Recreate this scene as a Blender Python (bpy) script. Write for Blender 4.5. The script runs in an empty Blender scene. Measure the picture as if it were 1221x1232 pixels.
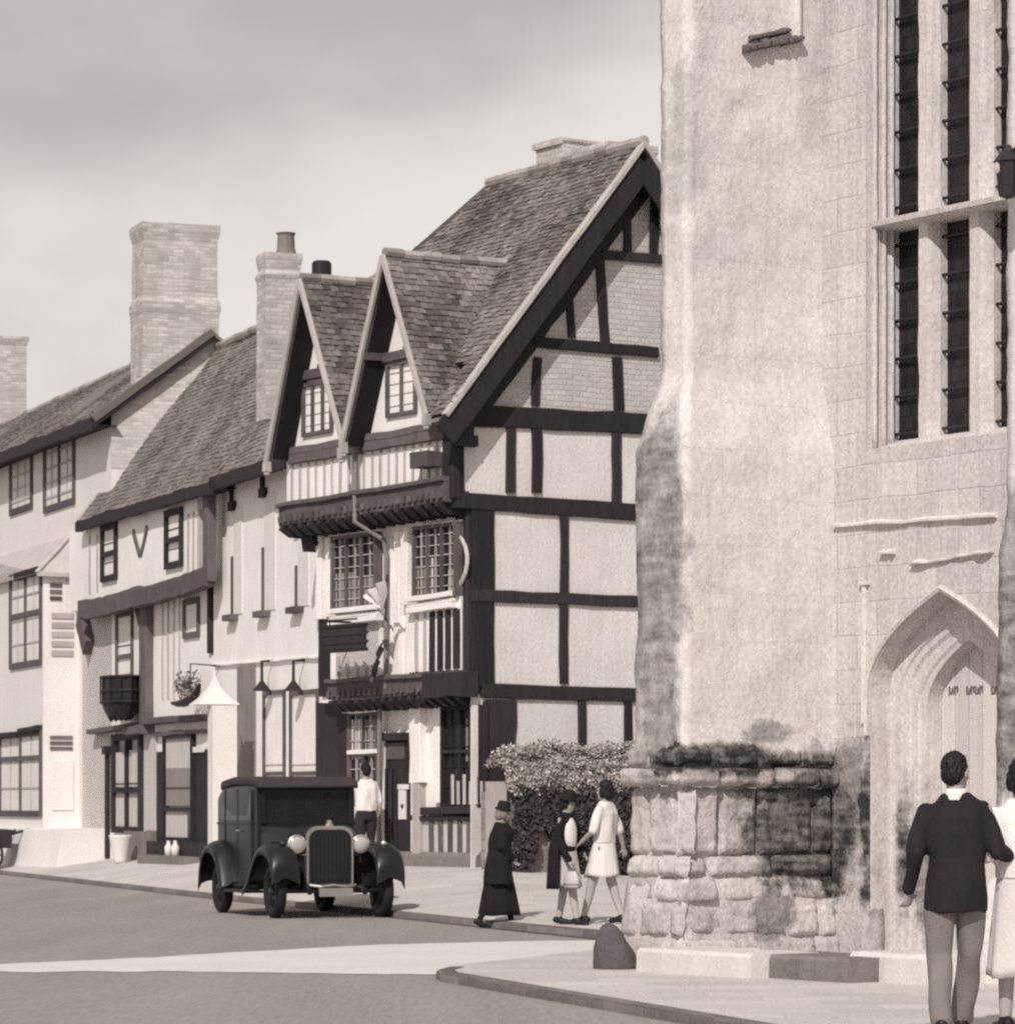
import bpy, bmesh, math, random
from mathutils import Vector, Matrix, noise
from mathutils.bvhtree import BVHTree
from mathutils.geometry import tessellate_polygon
random.seed(11)
S = bpy.context.scene
COL = S.collection
R = math.radians
# ------------------------------------------------------------------ camera model
FOC, CX, HY, HC = 4400.0, 610.5, 968.0, 1.49      # focal length and horizon in photograph pixels, lens height in metres
CAMP = Vector((0, 0, HC))
def ray(px, py):
    return Vector(((px - CX) / FOC, 1.0, (HY - py) / FOC))
def at_depth(px, py, d):
    return CAMP + ray(px, py) * d
def at_z(px, py, z=0.0):
    r = ray(px, py)
    return CAMP + r * ((z - HC) / r.z)
class Frame:
    """a building's own axes: u along its street front (towards us), v into the building, z up"""
    def __init__(s, loc, rot):
        s.loc = Vector(loc); s.rot = rot
        s.M = Matrix.Translation(s.loc) @ Matrix.Rotation(rot, 4, 'Z')
        s.I = s.M.inverted()
        s.o = s.I @ CAMP
    def hit(s, px, py, p, n):
        d = s.I.to_3x3() @ ray(px, py)
        t = (Vector(p) - s.o).dot(Vector(n)) / d.dot(Vector(n))
        return s.o + d * t
    def front(s, px, py, v=0.0): return s.hit(px, py, (0, v, 0), (0, 1, 0))
    def side(s, px, py, u=0.0): return s.hit(px, py, (u, 0, 0), (1, 0, 0))
    def flat(s, px, py, z): return s.hit(px, py, (0, 0, z), (0, 0, 1))
# ------------------------------------------------------------------ objects
def empty(name, loc=(0, 0, 0), rz=0.0, label=None, cat=None, group=None):
    o = bpy.data.objects.new(name, None); COL.objects.link(o)
    o.location = loc; o.rotation_euler = (0, 0, rz); o.empty_display_size = .3
    if label: tag(o, label, cat, group)
    return o
def tag(o, label=None, cat=None, group=None, kind=None):
    if label: o['label'] = label
    if cat: o['category'] = cat
    if group: o['group'] = group
    if kind: o['kind'] = kind
    return o
class MB:
    """collects faces; build() links them as one mesh with uv in metres and a random tint per piece"""
    def __init__(s): s.v = []; s.f = []; s.t = []; s.vuv = None
    def add(s, verts, faces, tint=None):
        b = len(s.v); s.v += [Vector(p) for p in verts]
        t = random.random() if tint is None else tint
        for f in faces: s.f.append([b + i for i in f]); s.t.append(t)
        return s
    def box(s, a, b, tint=None, j=0.0):
        x0, y0, z0 = (min(a[i], b[i]) for i in range(3)); x1, y1, z1 = (max(a[i], b[i]) for i in range(3))
        vs = [Vector(p) for p in ((x0,y0,z0),(x1,y0,z0),(x1,y1,z0),(x0,y1,z0),(x0,y0,z1),(x1,y0,z1),(x1,y1,z1),(x0,y1,z1))]
        if j: vs = [p + Vector([random.uniform(-j, j) for _ in range(3)]) for p in vs]
        return s.add(vs, [(0,3,2,1),(4,5,6,7),(0,1,5,4),(1,2,6,5),(2,3,7,6),(3,0,4,7)], tint)
    def loft(s, rings, closed=True, cap=True, tint=None):
        n = len(rings[0]); vs = [p for r in rings for p in r]; fs = []
        for i in range(len(rings) - 1):
            for k in range(n if closed else n - 1):
                k2 = (k + 1) % n
                fs.append((i*n+k, i*n+k2, (i+1)*n+k2, (i+1)*n+k))
        if cap and closed:
            fs.append(tuple(range(n))[::-1]); fs.append(tuple((len(rings)-1)*n + k for k in range(n)))
        return s.add(vs, fs, tint)
    def bar(s, a, b, w, n, t0, t1, jit=.012, step=.35, tint=None, bow=0.0):
        """timber from a to b, w wide, lying between t0 and t1 along n"""
        a, b, n = Vector(a), Vector(b), Vector(n).normalized()
        d = b - a; L = d.length; d.normalize(); q = d.cross(n).normalized()
        m = max(1, int(L / step)); rings = []; sd = random.random() * 99
        for i in range(m + 1):
            f = i / m; c = a + d * L * f + q * (jit * 2 * (noise.noise((sd, f * L * 1.3, 0))) + bow * 4 * f * (1 - f))
            h = w / 2 * (1 + (jit / .012) * .14 * noise.noise((sd + 7, f * L * 2.1, 3)))
            k1 = t1 + jit * noise.noise((sd + 3, f * L * 2, 9))
            e = min(h * .18, .012)
            rings.append([c + q*h + n*t0, c + q*h + n*(k1-e), c + q*(h-e) + n*k1, c - q*(h-e) + n*k1, c - q*h + n*(k1-e), c - q*h + n*t0])
        return s.loft(rings, tint=tint)
    def tube(s, pts, r, seg=10, tint=None):
        pts = [Vector(p) for p in pts]; rings = []
        up = Vector((0, 0, 1)); t0 = (pts[1] - pts[0]).normalized()
        x = t0.cross(up) if abs(t0.z) < .95 else t0.cross(Vector((1, 0, 0)))
        x.normalize()
        for i, p in enumerate(pts):
            t = (pts[min(i+1, len(pts)-1)] - pts[max(i-1, 0)]).normalized()
            x = (x - t * x.dot(t)).normalized(); y = t.cross(x)
            rr = r[i] if isinstance(r, (list, tuple)) else r
            rings.append([p + (x * math.cos(k*2*math.pi/seg) + y * math.sin(k*2*math.pi/seg)) * rr for k in range(seg)])
        return s.loft(rings, tint=tint)
    def lathe(s, c, prof, seg=20, axis=(0,0,1), tint=None):
        ax = Vector(axis).normalized(); x = ax.orthogonal().normalized(); y = ax.cross(x); c = Vector(c)
        rings = [[c + ax*h + (x*math.cos(k*2*math.pi/seg) + y*math.sin(k*2*math.pi/seg))*max(r, 1e-4) for k in range(seg)] for r, h in prof]
        return s.loft(rings, tint=tint)
    def prism(s, poly, d, tint=None):
        poly = [Vector(p) for p in poly]; d = Vector(d); n = len(poly)
        return s.add(poly + [p + d for p in poly], [tuple(range(n)), tuple(range(2*n-1, n-1, -1))] + [(k, n+k, n+(k+1)%n, (k+1)%n) for k in range(n)], tint)
    def ell(s, c, r, rot=None, seg=16, rings=10, tint=None):
        c = Vector(c); rr = []
        for i in range(rings + 1):
            a = math.pi * i / rings; a = min(max(a, .02), math.pi - .02)
            ring = []
            for k in range(seg):
                b = 2*math.pi*k/seg
                p = Vector((r[0]*math.sin(a)*math.cos(b), r[1]*math.sin(a)*math.sin(b), -r[2]*math.cos(a)))
                if rot: p = rot @ p
                ring.append(c + p)
            rr.append(ring)
        return s.loft(rr, tint=tint)
    def cap(s, a, ra, b, rb, seg=14, sx=1.0, sq=1.0, side=None):
        """tapered limb with round ends; sq squashes it across `side`"""
        a, b = Vector(a), Vector(b); d = (b - a).normalized()
        x = Vector(side).normalized() if side else (d.cross(Vector((0,1,0))) if abs(d.y) < .9 else d.cross(Vector((1,0,0))))
        x = (x - d * x.dot(d)).normalized(); y = d.cross(x); rings = []
        pr = [(a - d*ra*math.cos(t), ra*math.sin(t)) for t in (.15, .5, .95, 1.35)]
        pr += [(a.lerp(b, f), ra + (rb-ra)*f) for f in (0.08, .35, .65, .92)]
        pr += [(b + d*rb*math.cos(t), rb*math.sin(t)) for t in (1.35, .95, .5, .15)]
        for c, r in pr:
            rings.append([c + x*r*sx*math.cos(k*2*math.pi/seg) + y*r*sq*math.sin(k*2*math.pi/seg) for k in range(seg)])
        return s.loft(rings)
    def build(s, name, mat, parent=None, smooth=False, recalc=True):
        me = bpy.data.meshes.new(name); me.from_pydata([tuple(p) for p in s.v], [], s.f); me.update()
        if recalc:
            bm = bmesh.new(); bm.from_mesh(me); bmesh.ops.recalc_face_normals(bm, faces=bm.faces); bm.to_mesh(me); bm.free()
        at = me.attributes.new('tint', 'FLOAT', 'FACE')
        if len(s.t) == len(me.polygons): at.data.foreach_set('value', s.t)
        uv = me.uv_layers.new(name='uv')
        for p in me.polygons:
            n = p.normal
            t = Vector((-n.y, n.x, 0)) if abs(n.z) < .98 else Vector((1, 0, 0))
            t.normalize(); b = n.cross(t)
            if s.vuv:
                qs = [s.vuv[me.loops[li].vertex_index] for li in p.loop_indices]; mx = max(q[0] for q in qs)
                for li, q in zip(p.loop_indices, qs): uv.data[li].uv = (q[0] if mx - q[0] < s.per/2 else q[0] + s.per, q[1])
                p.use_smooth = smooth; continue
            for li in p.loop_indices:
                co = me.vertices[me.loops[li].vertex_index].co
                uv.data[li].uv = (co.dot(t), co.dot(b))
            p.use_smooth = smooth
        o = bpy.data.objects.new(name, me); COL.objects.link(o)
        if mat: me.materials.append(mat)
        if parent: o.parent = parent
        return o
def remesh(mb, name, mat, parent, voxel, smooth=4, wob=0.0, wsc=8.0):
    """fuse overlapping shapes into one continuous skin"""
    o = mb.build(name, None, None, True)
    m = o.modifiers.new('r', 'REMESH'); m.mode = 'VOXEL'; m.voxel_size = voxel; m.use_smooth_shade = True
    if smooth:
        q = o.modifiers.new('s', 'SMOOTH'); q.factor = .5; q.iterations = smooth
    dg = bpy.context.evaluated_depsgraph_get(); dg.update()
    me = bpy.data.meshes.new_from_object(o.evaluated_get(dg))
    old = o.data; bpy.data.objects.remove(o); bpy.data.meshes.remove(old)
    if wob:
        ns = [v.normal.copy() for v in me.vertices]
        for v, n in zip(me.vertices, ns):
            c = v.co
            v.co = c + n * wob * (noise.noise(Vector((c.x*wsc*1.6, c.y*wsc*1.6, c.z*wsc*.55))) )
    me.name = name
    for p in me.polygons: p.use_smooth = True
    o = bpy.data.objects.new(name, me); COL.objects.link(o); me.materials.clear(); me.materials.append(mat)
    if parent: o.parent = parent
    return o
# ------------------------------------------------------------------ materials (the whole photograph is a warm sepia print)
def sep(g):
    """grey value -> the print's warm grey"""
    pts = [(0.0, (1, .79, .90)), (.06, (1, .83, .89)), (.2, (1, .875, .83)), (.5, (1, .925, .885)), (1.0, (1, .962, .928))]
    for (a, ca), (b, cb) in zip(pts, pts[1:]):
        if g <= b:
            f = (g - a) / (b - a); c = [ca[i] + (cb[i]-ca[i])*f for i in range(3)]; break
    else: c = pts[-1][1]
    return (g*c[0], g*c[1], g*c[2], 1)
MC = {}
def mat(name, g, rough=.9, var=.18, scale=2.5, tint=0.0, bump=.25, bscale=35, bdist=.01, metal=0.0, stretch=(1,1,1),
        brick=None, stains=(), spec=.25, streak=0.0, detail=.12, rot=0.0):
    if name in MC: return MC[name]
    m = bpy.data.materials.new(name); m.use_nodes = True; nt = m.node_tree; N = nt.nodes; L = nt.links
    P = N['Principled BSDF']; P.inputs['Roughness'].default_value = rough; P.inputs['Metallic'].default_value = metal
    P.inputs['Specular IOR Level'].default_value = spec
    tc = N.new('ShaderNodeTexCoord'); mp = N.new('ShaderNodeMapping'); mp.inputs['Scale'].default_value = stretch; mp.inputs['Rotation'].default_value = (0, 0, rot)
    L.new(tc.outputs['Object'], mp.inputs[0])
    def math_(op, a, b=None, c=None):
        n = N.new('ShaderNodeMath'); n.operation = op
        for i, x in enumerate((a, b, c)):
            if x is None: continue
            if isinstance(x, (int, float)): n.inputs[i].default_value = x
            else: L.new(x, n.inputs[i])
        return n.outputs[0]
    def noise_(sc, det=4, vec=None, ro=.55):
        n = N.new('ShaderNodeTexNoise'); n.inputs['Scale'].default_value = sc; n.inputs['Detail'].default_value = det
        n.inputs['Roughness'].default_value = ro
        L.new(vec or mp.outputs[0], n.inputs['Vector']); return n.outputs['Fac']
    big = noise_(scale, 4)
    fine = noise_(scale * 9 + 10, 3)
    # value multiplier 1 +- var
    f = math_('ADD', 1.0, math_('MULTIPLY', math_('SUBTRACT', big, .5), 2.6 * var))
    f = math_('MULTIPLY', f, math_('ADD', 1.0, math_('MULTIPLY', math_('SUBTRACT', fine, .5), 2.6 * detail)))
    if tint:
        at = N.new('ShaderNodeAttribute'); at.attribute_name = 'tint'
        f = math_('MULTIPLY', f, math_('ADD', 1.0 - tint, math_('MULTIPLY', at.outputs['Fac'], 2 * tint)))
    if streak:
        mp2 = N.new('ShaderNodeMapping'); mp2.inputs['Scale'].default_value = (6, 6, .35)
        L.new(tc.outputs['Object'], mp2.inputs[0])
        st = noise_(1.6, 5, mp2.outputs[0], .65)
        f = math_('MULTIPLY', f, math_('ADD', 1.0, math_('MULTIPLY', math_('SUBTRACT', st, .52), 2.6 * streak)))
    bh = None
    if brick:
        bw, bhh, mo, con = brick
        b = N.new('ShaderNodeTexBrick'); b.inputs['Scale'].default_value = 1; b.inputs['Brick Width'].default_value = bw
        b.inputs['Row Height'].default_value = bhh; b.inputs['Mortar Size'].default_value = mo; b.inputs['Mortar Smooth'].default_value = .4
        b.inputs['Color1'].default_value = (1-con, 1-con, 1-con, 1); b.inputs['Color2'].default_value = (1+con*.6, 1+con*.6, 1+con*.6, 1)
        b.inputs['Mortar'].default_value = (1 - con*.5,)*3 + (1,)
        wob = N.new('ShaderNodeVectorMath'); wob.operation = 'ADD'
        nn = N.new('ShaderNodeTexNoise'); nn.inputs['Scale'].default_value = 2.0
        sc_ = N.new('ShaderNodeVectorMath'); sc_.operation = 'SCALE'; sc_.inputs['Scale'].default_value = .05
        L.new(tc.outputs['UV'], nn.inputs['Vector']); L.new(nn.outputs['Color'], sc_.inputs[0])
        L.new(tc.outputs['UV'], wob.inputs[0]); L.new(sc_.outputs[0], wob.inputs[1]); L.new(wob.outputs[0], b.inputs['Vector'])
        f = math_('MULTIPLY', f, b.outputs['Color']); bh = b.outputs['Fac']
    if stains:
        sn = noise_(2.2, 6, tc.outputs['Object'], .68); tot = None
        for c, h, amt, rag in stains:
            q = N.new('ShaderNodeVectorMath'); q.operation = 'SUBTRACT'; q.inputs[1].default_value = c; L.new(tc.outputs['Object'], q.inputs[0])
            q2 = N.new('ShaderNodeVectorMath'); q2.operation = 'DIVIDE'; q2.inputs[1].default_value = h; L.new(q.outputs[0], q2.inputs[0])
            q3 = N.new('ShaderNodeVectorMath'); q3.operation = 'LENGTH'; L.new(q2.outputs[0], q3.inputs[0])
            dd = math_('ADD', q3.outputs['Value'], math_('MULTIPLY', math_('SUBTRACT', sn, .5), rag))
            mr = N.new('ShaderNodeMapRange'); mr.interpolation_type = 'SMOOTHSTEP'
            mr.inputs['From Min'].default_value = .72; mr.inputs['From Max'].default_value = 1.12
            mr.inputs['To Min'].default_value = amt; mr.inputs['To Max'].default_value = 0; L.new(dd, mr.inputs['Value'])
            tot = mr.outputs[0] if tot is None else math_('MAXIMUM', tot, mr.outputs[0])
        gr1 = noise_(7, 6, tc.outputs['Object'], .75); mpv = N.new('ShaderNodeMapping'); mpv.inputs['Scale'].default_value = (2, 2, 9); L.new(tc.outputs['Object'], mpv.inputs[0]); gr2 = noise_(1.4, 4, mpv.outputs[0], .6)
        brk = math_('ADD', math_('MULTIPLY', math_('SUBTRACT', gr1, .5), 1.5), math_('ADD', 1.0, math_('MULTIPLY', math_('SUBTRACT', gr2, .5), 1.4)))
        cl = N.new('ShaderNodeClamp'); cl.inputs['Max'].default_value = .93; L.new(math_('MULTIPLY', tot, brk), cl.inputs['Value']); tot = cl.outputs[0]
        f = math_('MULTIPLY', f, math_('SUBTRACT', 1.0, tot))
    rgb = N.new('ShaderNodeVectorMath'); rgb.operation = 'SCALE'; c = sep(g); rgb.inputs[0].default_value = c[:3]
    L.new(f, rgb.inputs['Scale']); L.new(rgb.outputs[0], P.inputs['Base Color'])
    if bump:
        bn = noise_(bscale, 5); bp = N.new('ShaderNodeBump'); bp.inputs['Strength'].default_value = bump; bp.inputs['Distance'].default_value = bdist
        h = math_('ADD', bn, math_('MULTIPLY', big, .8))
        if bh is not None: h = math_('SUBTRACT', h, math_('MULTIPLY', bh, 1.2))
        L.new(h, bp.inputs['Height']); L.new(bp.outputs[0], P.inputs['Normal'])
    MC[name] = m; return m
# limewash, plaster, timber
PL_FRONT = mat('limewash_front', .82, var=.10, scale=1.4, bump=.3, streak=.08)
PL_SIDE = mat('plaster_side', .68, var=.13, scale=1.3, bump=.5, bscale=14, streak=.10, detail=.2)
PL_HOUSE = mat('render_house', .74, var=.08, scale=.9, streak=.10, bump=.3)
PL_GREY = mat('plaster_grey', .52, var=.10, scale=1.5, streak=.12)
OAK = mat('dark_oak', .030, rough=.75, var=.4, scale=3, stretch=(3,3,.6), bump=.5, bscale=30, detail=.3, tint=.3)
OAK_MID = mat('weathered_oak', .115, var=.35, scale=4, bump=.6, bscale=25, detail=.35, tint=.25)
OAK_LIME = mat('limed_oak', .43, var=.15, scale=3, bump=.4, tint=.12)
TILE = mat('roof_tile', .18, var=.38, scale=1.3, tint=.55, bump=.5, bscale=22, detail=.3)
TILE_PALE = mat('roof_tile_pale', .205, var=.28, scale=1.0, tint=.34, bump=.5, bscale=22, detail=.28)
MORTAR = mat('lime_mortar', .45, var=.2, scale=5, bump=.5, bscale=20)
RIDGE = mat('ridge_tile', .33, var=.3, scale=4, tint=.3)
BRICKPALE = mat('pale_brick', .60, var=.16, scale=1.6, brick=(.23,.075,.012,.22), bump=.4)
BRICKCH = mat('chimney_brick', .52, var=.22, scale=2.2, brick=(.23,.075,.012,.26), bump=.5, bscale=18)
NOG = mat('painted_brick_infill', .56, var=.10, scale=2, brick=(.26,.085,.014,.10), bump=.7, bdist=.02)
LEAD = mat('lead_grey', .22, rough=.6, var=.2, scale=3)
GLASS = mat('old_glass', .02, rough=.18, var=.2, bump=.15, bscale=6, spec=.5)
GLASSD = mat('dark_glass', .022, rough=.5, var=.5, bump=.4, bscale=6, spec=.3, brick=(.11,.13,.012,.45))
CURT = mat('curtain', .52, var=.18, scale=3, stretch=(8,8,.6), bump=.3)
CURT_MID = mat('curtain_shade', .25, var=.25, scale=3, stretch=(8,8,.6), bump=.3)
IRON = mat('iron', .025, rough=.55, var=.3, scale=6, bump=.2)
BLACKP = mat('black_paint', .022, rough=.45, var=.2, scale=3, bump=.1)
WHITEP = mat('white_paint', .72, rough=.7, var=.08, scale=2)
STONE_D = mat('plinth_stone', .2, var=.3, scale=3, bump=.6, bscale=14, bdist=.02)
ROAD = mat('road_surface', .30, var=.20, scale=.8, stretch=(1.3, .13, 1), rot=R(-18), bump=.4, bscale=45, bdist=.006, detail=.24)
STRIP = mat('sunlit_strip', .68, var=.10, scale=.7, bump=.4, bscale=50, bdist=.004)
PAVE = mat('pavement_slabs', .54, var=.13, scale=.6, brick=(.75,.55,.012,.10), bump=.4, bscale=40, bdist=.006)
KERB = mat('kerb_stone', .17, var=.3, scale=2.5, bump=.5, brick=(.95, 2.0, .018, .25), detail=.25)
# ------------------------------------------------------------------ camera, sky, sun
cam = bpy.data.cameras.new('camera'); co = bpy.data.objects.new('camera', cam); COL.objects.link(co); S.camera = co
co.location = CAMP; co.rotation_euler = (R(90), 0, 0)
cam.sensor_fit = 'HORIZONTAL'; cam.sensor_width = 36; cam.lens = 36 * FOC / 1221
cam.shift_x = 0.0; cam.shift_y = (HY - 616) / 1221; cam.clip_start = .5; cam.clip_end = 3000
S.view_settings.view_transform = 'Standard'; S.view_settings.look = 'None'; S.view_settings.exposure = 0.3; S.view_settings.gamma = 1
S.render.engine = 'CYCLES'
S.cycles.pixel_filter_type = 'GAUSSIAN'; S.cycles.filter_width = 2.6          # the soft lens of an old print
S.cycles.max_bounces = 6; S.cycles.use_denoising = False
LDIR = Vector((-.27, -.963, 0)).normalized(); EL = R(40)
SUNV = (LDIR * math.cos(EL) + Vector((0, 0, math.sin(EL)))).normalized()
w = bpy.data.worlds.new('World'); S.world = w; w.use_nodes = True; nt = w.node_tree; N = nt.nodes; L = nt.links
bg = N['Background']
sky = N.new('ShaderNodeTexSky'); sky.sky_type = 'NISHITA'; sky.sun_disc = False; sky.sun_elevation = EL
sky.sun_rotation = math.atan2(SUNV.x, SUNV.y); sky.air_density = 1.0; sky.dust_density = 3.0
bw = N.new('ShaderNodeRGBToBW'); L.new(sky.outputs[0], bw.inputs[0])
tc = N.new('ShaderNodeTexCoord'); mp = N.new('ShaderNodeMapping'); mp.inputs['Scale'].default_value = (6.0, 6.0, 11.0); mp.inputs['Location'].default_value = (3.1, .4, 1.35)
mp.inputs['Rotation'].default_value = (0, R(3), 0)
L.new(tc.outputs['Generated'], mp.inputs[0])
nz = N.new('ShaderNodeTexNoise'); nz.inputs['Scale'].default_value = 1.0; nz.inputs['Detail'].default_value = 5; nz.inputs['Roughness'].default_value = .48
L.new(mp.outputs[0], nz.inputs['Vector'])
sx = N.new('ShaderNodeSeparateXYZ'); L.new(tc.outputs['Generated'], sx.inputs[0])
ze = N.new('ShaderNodeMath'); ze.operation = 'MULTIPLY_ADD'; ze.inputs[1].default_value = -.30; L.new(nz.outputs['Fac'], ze.inputs[0]); L.new(sx.outputs['Z'], ze.inputs[2])
mr = N.new('ShaderNodeMapRange'); mr.inputs['From Min'].default_value = -.03; mr.inputs['From Max'].default_value = .075
mr.inputs['To Min'].default_value = 1.0; mr.inputs['To Max'].default_value = .62; mr.interpolation_type = 'SMOOTHSTEP'
L.new(ze.outputs[0], mr.inputs['Value'])
# an even layer of thin cloud: the clear-sky brightness is evened out, then broken up by the cloud noise
sw = N.new('ShaderNodeMath'); sw.operation = 'POWER'; sw.inputs[1].default_value = .35; L.new(bw.outputs[0], sw.inputs[0])
mu = N.new('ShaderNodeMath'); mu.operation = 'MULTIPLY'; L.new(sw.outputs[0], mu.inputs[0]); L.new(mr.outputs[0], mu.inputs[1])
sc = N.new('ShaderNodeVectorMath'); sc.operation = 'SCALE'; sc.inputs[0].default_value = (1.0, .944, .908); L.new(mu.outputs[0], sc.inputs['Scale'])
L.new(sc.outputs[0], bg.inputs['Color']); SKYK = 3.45; 
mk = N.new('ShaderNodeVectorMath'); mk.operation = 'SCALE'; mk.inputs['Scale'].default_value = SKYK; L.new(sc.outputs[0], mk.inputs[0]); L.new(mk.outputs[0], bg.inputs['Color'])
bg.inputs['Strength'].default_value = .12
sun = bpy.data.lights.new('sun', 'SUN'); sun.energy = 2.7; sun.angle = R(.6); sun.color = (1, .965, .925)
so = bpy.data.objects.new('sun', sun); COL.objects.link(so); so.rotation_euler = (-SUNV).to_track_quat('-Z', 'Y').to_euler(); so.location = (-20, -20, 40)
# ------------------------------------------------------------------ frames of the buildings
FT = Frame((-.3526, 56.41, 0), math.atan2(-.834, .5516))       # timber-framed house
FC = Frame((3.71, 31.43, 0), math.atan2(-.834, .5516))         # chapel
FF = Frame((-5.487, 68.3, 0), math.atan2(-.939, .3437))        # row of houses beyond
# ------------------------------------------------------------------ ground
def ground_grid(rows, mat_, name, sub=10):
    mb = MB(); vs = []; fs = []
    m = len(rows[0])
    for r in rows: vs += r
    for i in range(len(rows) - 1):
        for k in range(m - 1): fs.append((i*m+k, (i+1)*m+k, (i+1)*m+k+1, i*m+k+1))
    mb.add(vs, fs, .5); o = mb.build(name, mat_, None, True); tag(o, kind='structure'); return o
mb = MB(); xs = [-600, -40, -20, -10, 0, 10, 20, 600]; ys = [-200, 0, 10, 20, 30, 40, 50, 60, 80, 120, 2000]
vs = [(x, y, 0) for y in ys for x in xs]; n = len(xs)
mb.add(vs, [(j*n+i, j*n+i+1, (j+1)*n+i+1, (j+1)*n+i) for j in range(len(ys)-1) for i in range(n-1)], .5)
road = tag(mb.build('road', ROAD), kind='structure')
def mixp(a, b, f): return Vector(a) * (1-f) + Vector(b) * f
KP = [at_z(px, py) for px, py in ((-420, 1013), (0, 1052), (150, 1069.5), (240, 1080), (400, 1097), (480, 1105), (600, 1118), (720, 1130), (790, 1137.5))]
def zy(px, py, d): return Vector(((px - CX) * d / FOC, d, HC + (HY - py) * d / FOC))
BPp = [(FF.M @ FF.front(-200, 1000, 0)), (FF.M @ FF.front(0, 1000, 0)), (FF.M @ FF.front(100, 1000, 0)), (FF.M @ FF.front(180, 1000, 0)), (FF.M @ FF.front(330, 1000, 0)),
       (FT.M @ FT.front(480, 1000, 0)), (FT.M @ Vector((0, 0, 0))), (FT.M @ Vector((1.2, 4, 0))), (FT.M @ Vector((1.2, 9, 0)))]
BZ = [.25, .32, .35, .40, .45, .52, .53, .30, .2]
rows = []
for k, b, z in zip(KP, BPp, BZ):
    k = Vector((k.x, k.y, .07)); b = Vector((b.x, b.y, z)); d = (b - k); out = d.normalized()
    kk = [Vector((k.x, k.y, -.05)) - Vector((out.x, out.y, 0))*.0, k] + [k.lerp(b, f) for f in (.03, .2, .4, .6, .8, 1.0)]
    b2 = b + Vector((out.x, out.y, 0)) * 1.5
    rows.append(kk + [b2])
def densify(rows, n=8):
    out = []
    for i in range(len(rows) - 1):
        for q in range(n):
            f = q / n; out.append([a.lerp(b, f) for a, b in zip(rows[i], rows[i+1])])
    return out + [rows[-1]]
rows = densify(rows)
far_pave = ground_grid([r[1:] for r in rows], PAVE, 'far_pavement')
kb = [[r[0] , r[1] + Vector((0,0,.004)), r[1].lerp(r[2], .9) + Vector((0, 0, .006))] for r in rows]
kerb1 = ground_grid(kb, KERB, 'far_kerb')
# dark strip along the far kerb: the kerb's shadow put into the colour
gut = []
for r in rows:
    o_ = (r[2] - r[1]); o_.z = 0; o_.normalize(); a = Vector((r[1].x, r[1].y, .005)); gut.append([a - o_*.30, a])
ground_grid(gut, mat('gutter_shadow', .10, var=.3, scale=3, bump=.5), 'gutter_shade_strip')
# paler strip on the road: a gap of sunlight put into the colour
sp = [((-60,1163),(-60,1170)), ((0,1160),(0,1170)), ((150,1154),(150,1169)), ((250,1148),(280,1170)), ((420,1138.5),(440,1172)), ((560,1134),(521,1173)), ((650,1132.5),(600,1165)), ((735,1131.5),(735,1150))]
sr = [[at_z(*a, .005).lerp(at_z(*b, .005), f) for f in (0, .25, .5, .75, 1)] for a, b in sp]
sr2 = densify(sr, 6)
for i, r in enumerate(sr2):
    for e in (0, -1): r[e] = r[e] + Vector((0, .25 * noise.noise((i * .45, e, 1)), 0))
ground_grid(sr2, STRIP, 'sun_gap')
# near pavement with its kerb
ZP = .075
k1, k2 = at_z(522, 1180), at_z(820, 1232); dk = (k2 - k1)
edge = [at_z(735, 1150), at_z(640, 1161), at_z(575, 1168.5), at_z(540, 1174), at_z(526, 1178), k1 + dk*.04] + [k1 + dk * f for f in (.2, .4, .6, .8, 1, 1.4, 1.8, 2.4, 3.0)]
inner = at_z(900, 1120); 
edge = [at_z(735, 1131)] + edge
nr = []
for i, e in enumerate(edge):
    far = Vector((e.x + 9, e.y + 3.0 if i > 4 else e.y + 1.5, 0))
    nr.append([Vector((e.x, e.y, ZP)).lerp(Vector((far.x, far.y, ZP)), f) for f in (0, .02, .1, .25, .5, 1)])
nr = densify(nr, 5)
near_pave = ground_grid(nr, PAVE, 'near_pavement')
kk = []
for i, r in enumerate(nr):
    p = r[0]; t = (nr[min(i+1, len(nr)-1)][0] - nr[max(i-1, 0)][0]); t.z = 0; t.normalize(); q = Vector((t.y, -t.x, 0))
    if q.x > 0: q = -q
    kk.append([Vector((p.x, p.y, -.02)) + q*.012, Vector((p.x, p.y, ZP - .012)) + q*.008, Vector((p.x, p.y, ZP + .003)) - q*.01, Vector((p.x, p.y, ZP + .004)) - q*.14])
ground_grid(kk[20:], KERB, 'near_kerb')
bpy.context.view_layer.update()
def bvh(objs):
    vs, fs = [], []
    for o in objs:
        b = len(vs); vs += [o.matrix_world @ v.co for v in o.data.vertices]; fs += [[b + i for i in p.vertices] for p in o.data.polygons]
    return BVHTree.FromPolygons(vs, fs)
GB = bvh([far_pave, near_pave, road])
def ground_hit(px, py):
    h = GB.ray_cast(CAMP, ray(px, py).normalized()); return h[0]
def ground_z(x, y):
    h = GB.ray_cast(Vector((x, y, 5)), Vector((0, 0, -1))); return h[0].z
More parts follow.
